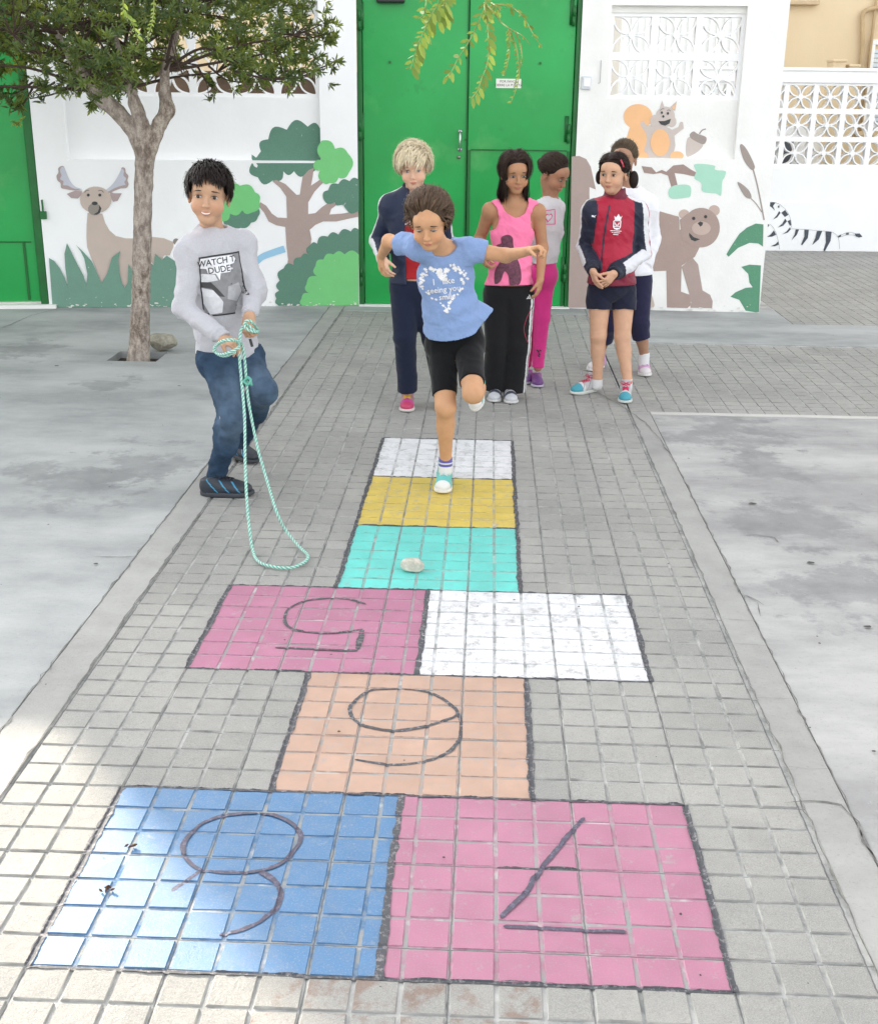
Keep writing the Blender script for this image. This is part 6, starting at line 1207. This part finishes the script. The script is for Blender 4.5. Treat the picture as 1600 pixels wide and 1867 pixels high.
# ================================================================== 6  GIRL IN RED AND NAVY TRACK JACKET
J = J_(nk=(1120, 364, 5.12), pv=(1114, 520, 5.10), sha=(1080, 384, 5.08), shb=(1161, 386, 5.14), ela=(1066, 450, 5.16), wra=(1080, 494, 4.96), elb=(1171, 462, 5.16), wrb=(1120, 498, 4.95),
       hpa=(1093, 532, 5.10), hpb=(1136, 532, 5.12), kna=(1090, 612, 5.06), knb=(1134, 614, 5.06), ana=(1089, 688, 5.08), anb=(1143, 694, 5.00))
rt = root_at(J, 'girl in a red and navy track jacket and navy shorts with clasped hands'); C = W(1117, 317, 5.08); H = head_frame(C, -.42, .10, .0); SK = (.64, .38, .25)
ha = dict(W_=J['wra'], d=nz(V3(.28, -.25, -.9)), n=V3(.8, .3, 0), side=V3(.3, -.9, .2), curl=.3, L=.92); hb = dict(W_=J['wrb'], d=nz(V3(-.65, -.28, -.72)), n=V3(-.5, .7, .2), side=V3(-.4, -.6, .7), curl=.35, L=.95, spread=.3)
body(J, C, H, 1.0, .98, [ha, hb], SK, rt); HC = (.038, .024, .020); eyes(rt, C, H, 1.0, brow((.03, .018, .012)), (.2, 0), .85)
rs = np.random.default_rng(6); R_ = []
for p, v in scalp(1700, rs, -.35, .72, lambda v: not (v[1] > .42 and v[2] < .50) and not (abs(v[0]) > .6 and v[1] > .25 and v[2] < .1)):
    sx = 1 if v[0] > .12 else -1; tgt = V3(sx*.9, -.25, -.05); d = tgt-v; d = d-v*np.dot(d, v); R_.append((p, d, rs.uniform(.05, .09), .02, rs.uniform(.002, .006), .02))
for sx in (-1, 1):
    for i in range(330): R_.append(((sx*.082+rs.normal(0, .006), -.035+rs.normal(0, .008), .005+rs.normal(0, .007)), (sx*(.8+rs.normal(0, .25)), -.3+rs.normal(0, .3), -.15+rs.normal(0, .3)), rs.uniform(.06, .115), .22, .004, .10))
strands(rt, C, H, 1.0, R_, HC, base=[((0, -.018, .040), (.0765, .090, .079), .01, 'u'), ((-.108, -.045, -.035), (.027, .030, .050), .012, 'u'), ((.098, -.045, -.030), (.020, .024, .040), .012, 'u'), ((0, .085, -.035), (.060, .075, .085), .012, 's'), ((0, .02, -.10), (.085, .08, .06), .012, 's')], seed=6, stick=.55)
for sx in (-1, 1): b = MB(); b.tube([C+H@V3(sx*(.083+.003*math.sin(a)), -.035+.014*math.cos(a), .004+.014*math.sin(a)) for a in np.linspace(0, 6.28, 14)], .005, 6); b.obj('hair_tie', M_rub, rt, True)
b = MB(); b.tube([C+H@V3(-.058, .045, .085), C+H@V3(-.066, .040, .066), C+H@V3(-.071, .034, .046)], .0045, 6); b.obj('hair_clip', simple('clip_red', (.6, .06, .1, 1), .4, .5, 120), rt, True)
sd = SD(); B = torso(sd, J, .022, k=.045); upv = B[:, 2]
for q in 'ab': sd.cone(J['sh'+q], J['el'+q], .055, .049, .03); sleeve(sd, J['el'+q], J['wr'+q], .047, .040, .015, .80); sleeve(sd, J['el'+q]+(J['wr'+q]-J['el'+q])*.6, J['wr'+q], .035, .034, .008, 1.0)
sd.cone(J['pv']+upv*.12, J['pv']+upv*.03, .118, .122, .05); sd.cut(W(1115, 521, 5.0), V3(0, 0, -1)); sd.cone(J['nk']-upv*.02, J['nk']+upv*.07, .062, .060, .012, caps=((J['nk']+upv*.062, nz(upv-B[:, 1]*.25)),)); sd.cone(J['nk']+upv*.03, J['nk']+upv*.12, .050, .055, .004, op='s')
sd.fn(fold(.004, 3, .2)); sd.fn(fold(.002, 7, 1.2)); sd.fn(elbow_folds(J['elb'], .005, .09, 120)); sd.fn(elbow_folds(J['ela'], .005, .09, 120))
def redc(v):
    cc = navyc(v, (.014, .018, .040), (.40, .012, .040)); h = (v-J['nk'])@upv; rad = LN_((v-J['nk'])-h[:, None]*upv, axis=1); cc[(h > -.03) & (rad < .075)] = (.16, .010, .028)
    zb_ = W(1115, 503, 5.0)[2]; dmin = np.minimum(near_seg(v, J['ela'], J['wra'])[0], near_seg(v, J['elb'], J['wrb'])[0]); cc[(v[:, 2] < zb_) & (dmin > .05)] = (.20, .012, .035)
    for q in 'ab': cc[(near_seg(v, J['el'+q], J['wr'+q])[2] > .8) & (near_seg(v, J['el'+q], J['wr'+q])[0] < .05)] = (.014, .018, .036)
    return cc
o, v_, f_ = sd_obj('track_jacket', sd, .0042, M_shiny, rt, redc); tg = bvh(v_, f_)
q8 = lambda L: [(1040+x/8.119, 330+y/8.119) for x, y in L]; nr = nz(V3(-.12, -1, .05)); Rr = nz(np.cross(V3(0, 0, 1), nr)); Ud = nz(np.cross(nr, Rr)); O = W(1112, 430, 4.95)
def onq(L): return [((W(x, y, 4.97)-O)@Rr, (W(x, y, 4.97)-O)@Ud) for x, y in q8(L)]
decal(*poly2(onq([(560, 360), (585, 360), (545, 560), (505, 800), (480, 1000), (458, 1330), (430, 1330), (455, 1000), (480, 780), (520, 550)])), O, Rr, Ud, tg, 'zip', simple('zip_navy', (.02, .015, .04, 1), .5), o, .0022)
Mw = simple('print_white4', (.78, .76, .78, 1), .8)
cr = [poly2(onq(P)) for P in ([(640, 520), (665, 545), (690, 515), (703, 490), (715, 515), (735, 545), (760, 520), (735, 585), (650, 585)], [(630, 588), (742, 588), (740, 600), (632, 600)], [(626, 600), (640, 600), (638, 690), (660, 722), (640, 715), (622, 690)], [(730, 600), (744, 600), (736, 690), (715, 722), (700, 725), (722, 690)], [(645, 620), (660, 620), (668, 650), (690, 655), (705, 620), (720, 622), (700, 668), (660, 668)], [(630, 675), (730, 678), (728, 688), (630, 685)], [(645, 700), (715, 702), (690, 728), (662, 726)])]
cr += [poly2(onq(P)) for P in ([(305, 510), (330, 512), (345, 522), (370, 508), (352, 535), (356, 556), (342, 540), (318, 538), (302, 530)],)]
decal(*merge2(cr), O, Rr, Ud, tg, 'printed_crest', Mw, o, .003, sub=.02)
def tq(t, x, y, s_): c0 = onq([(x, y)])[0]; return txt(t, s_, c0[0], c0[1], .0004)
decal(*merge2([tq('CEIP ALFONSO', 662, 748, .0125), tq('EL SABIO', 668, 772, .0115), tq('MURCIA', 662, 798, .0105)][:0]+[poly2(onq(P)) for P in ([(582, 735), (660, 738), (660, 748), (582, 745)], [(666, 738), (748, 745), (748, 755), (666, 750)], [(602, 762), (625, 763), (625, 773), (602, 772)], [(635, 764), (725, 770), (725, 780), (635, 775)], [(625, 790), (700, 796), (700, 806), (625, 800)])]), O, Rr, Ud, tg, 'print_lettering', Mw, o, .003, sub=.02)
sd = SD(); torso(sd, J, .012, k=.04, parts='p')
for q in 'ab': sleeve(sd, J['hp'+q], J['kn'+q], .078, .074, .010, .40)
sd.cut(J['pv']+V3(0, 0, .03), V3(0, 0, 1)); sd.fn(fold(.004, 4, .3)); sd_obj('shorts', sd, .0045, M_cloth, rt, (.016, .018, .036))
rc = dict(body=(.66, .66, .66), toe=(.06, .32, .40), toe_at=.150, heel=(.50, .04, .16), sole=(.62, .64, .60), stripe=(.30, .28, .30), mid=(.5, .5, .5))
he, to = foot_on_ground(1040, 720, -142, .21); s_, _ = shoe(rt, he, to, cols=rc, high=True, lace=(.60, .02, .10), wscale=1.05)
he, to = foot_on_ground(1138, 737, -97, .20); shoe(rt, he, to, cols=rc, high=True, lace=(.60, .02, .10), wscale=1.05)
for q in 'ab':
    sd = SD(); A_ = J['an'+q]; sd.cone(A_+V3(0, 0, -.05), A_+V3(0, 0, .022), .031, .030, .01, caps=((A_+V3(0, 0, .012), V3(0, 0, 1)),)); sd_obj('sock', sd, .0035, M_cloth, rt, (.72, .72, .72))

# ================================================================== 7  GIRL IN WHITE SWEATER
J = J_(nk=(1145, 350, 5.72), pv=(1148, 500, 5.70), sha=(1110, 372, 5.68), shb=(1180, 374, 5.75), ela=(1100, 430, 5.75), wra=(1108, 480, 5.6), elb=(1188, 438, 5.78), wrb=(1174, 490, 5.66),
       hpa=(1128, 512, 5.70), hpb=(1164, 512, 5.70), kna=(1108, 592, 5.64), knb=(1165, 590, 5.62), ana=(1090, 652, 5.78), anb=(1174, 648, 5.64))
rt = root_at(J, 'girl in a white sweater and navy leggings standing behind the red-jacketed girl'); C = W(1136, 291, 5.70); H = head_frame(C, -.30, .10, .0); SK = (.40, .23, .15)
body(J, C, H, 1.0, 1.0, [dict(W_=J['wrb'], d=nz(V3(-.15, -.2, -1)), n=V3(-.6, .7, 0), side=V3(-.8, -.5, 0), curl=.3, L=.95, spread=.2), dict(W_=J['wra'], d=V3(0, -.1, -1), n=V3(1, 0, 0), side=V3(0, -1, 0), curl=.4, L=.9)], SK, rt); eyes(rt, C, H, 1.0, brow((.06, .04, .03)), (0, 0), .8)
rs = np.random.default_rng(7); R_ = []
for p, v in scalp(1500, rs, -.35, .70, lambda v: not (v[1] > .42 and v[2] < .45) and not (abs(v[0]) > .6 and v[1] > .25 and v[2] < .1)):
    d = V3(0, -.9, .35)-v*.2; d = d-v*np.dot(d, v); R_.append((p, d, rs.uniform(.06, .10), .0, rs.uniform(.003, .008), .03))
strands(rt, C, H, 1.0, R_, (.12, .085, .055), base=[((0, -.020, .040), (.077, .090, .079), .01, 'u'), ((0, -.10, .03), (.035, .035, .04), .02, 'u'), ((0, .085, -.040), (.062, .075, .085), .012, 's'), ((0, .02, -.10), (.1, .08, .06), .012, 's')], seed=7, stick=.8)
sd = SD(); B = torso(sd, J, .028, k=.045); upv = B[:, 2]
for q in 'ab': sd.cone(J['sh'+q], J['el'+q], .060, .056, .03); sleeve(sd, J['el'+q], J['wr'+q], .055, .044, .015, .92); sleeve(sd, J['el'+q]+(J['wr'+q]-J['el'+q])*.7, J['wr'+q]+nz(J['wr'+q]-J['el'+q])*.02, .034, .033, .006, 1.0)
sd.cut(W(1145, 503, 5.6), V3(0, 0, -1)); sd.cone(J['nk'], J['nk']+upv*.12, .055, .07, .008, op='s'); sd.fn(fold(.005, 3, 2.9)); sd.fn(elbow_folds(J['elb'], .005)); sd_obj('sweater', sd, .005, M_cloth, rt, (.80, .80, .83))
trousers(J, rt, (.022, .022, .055), .062, .054, .04, name='leggings', cut=.42, fl=.0025)
pc = dict(body=(.62, .34, .55), toe=(.70, .66, .66), toe_at=.165, sole=(.70, .68, .66))
he, to = foot_on_ground(1176, 688, -92, .2); shoe(rt, he, to, cols=pc, lace=(.10, .03, .22), high=True, wscale=1.1); he, to = foot_on_ground(1074, 678, -120, .2); shoe(rt, he, to, cols=pc, lace=(.10, .03, .22), high=True, wscale=1.1)
for q in 'ab': sd = SD(); A_ = J['an'+q]; sd.cone(A_+V3(0, 0, -.05), A_+V3(0, 0, .02), .034, .033, .01, caps=((A_+V3(0, 0, .018), V3(0, 0, 1)),)); sd_obj('sock', sd, .0035, M_cloth, rt, (.74, .74, .74))
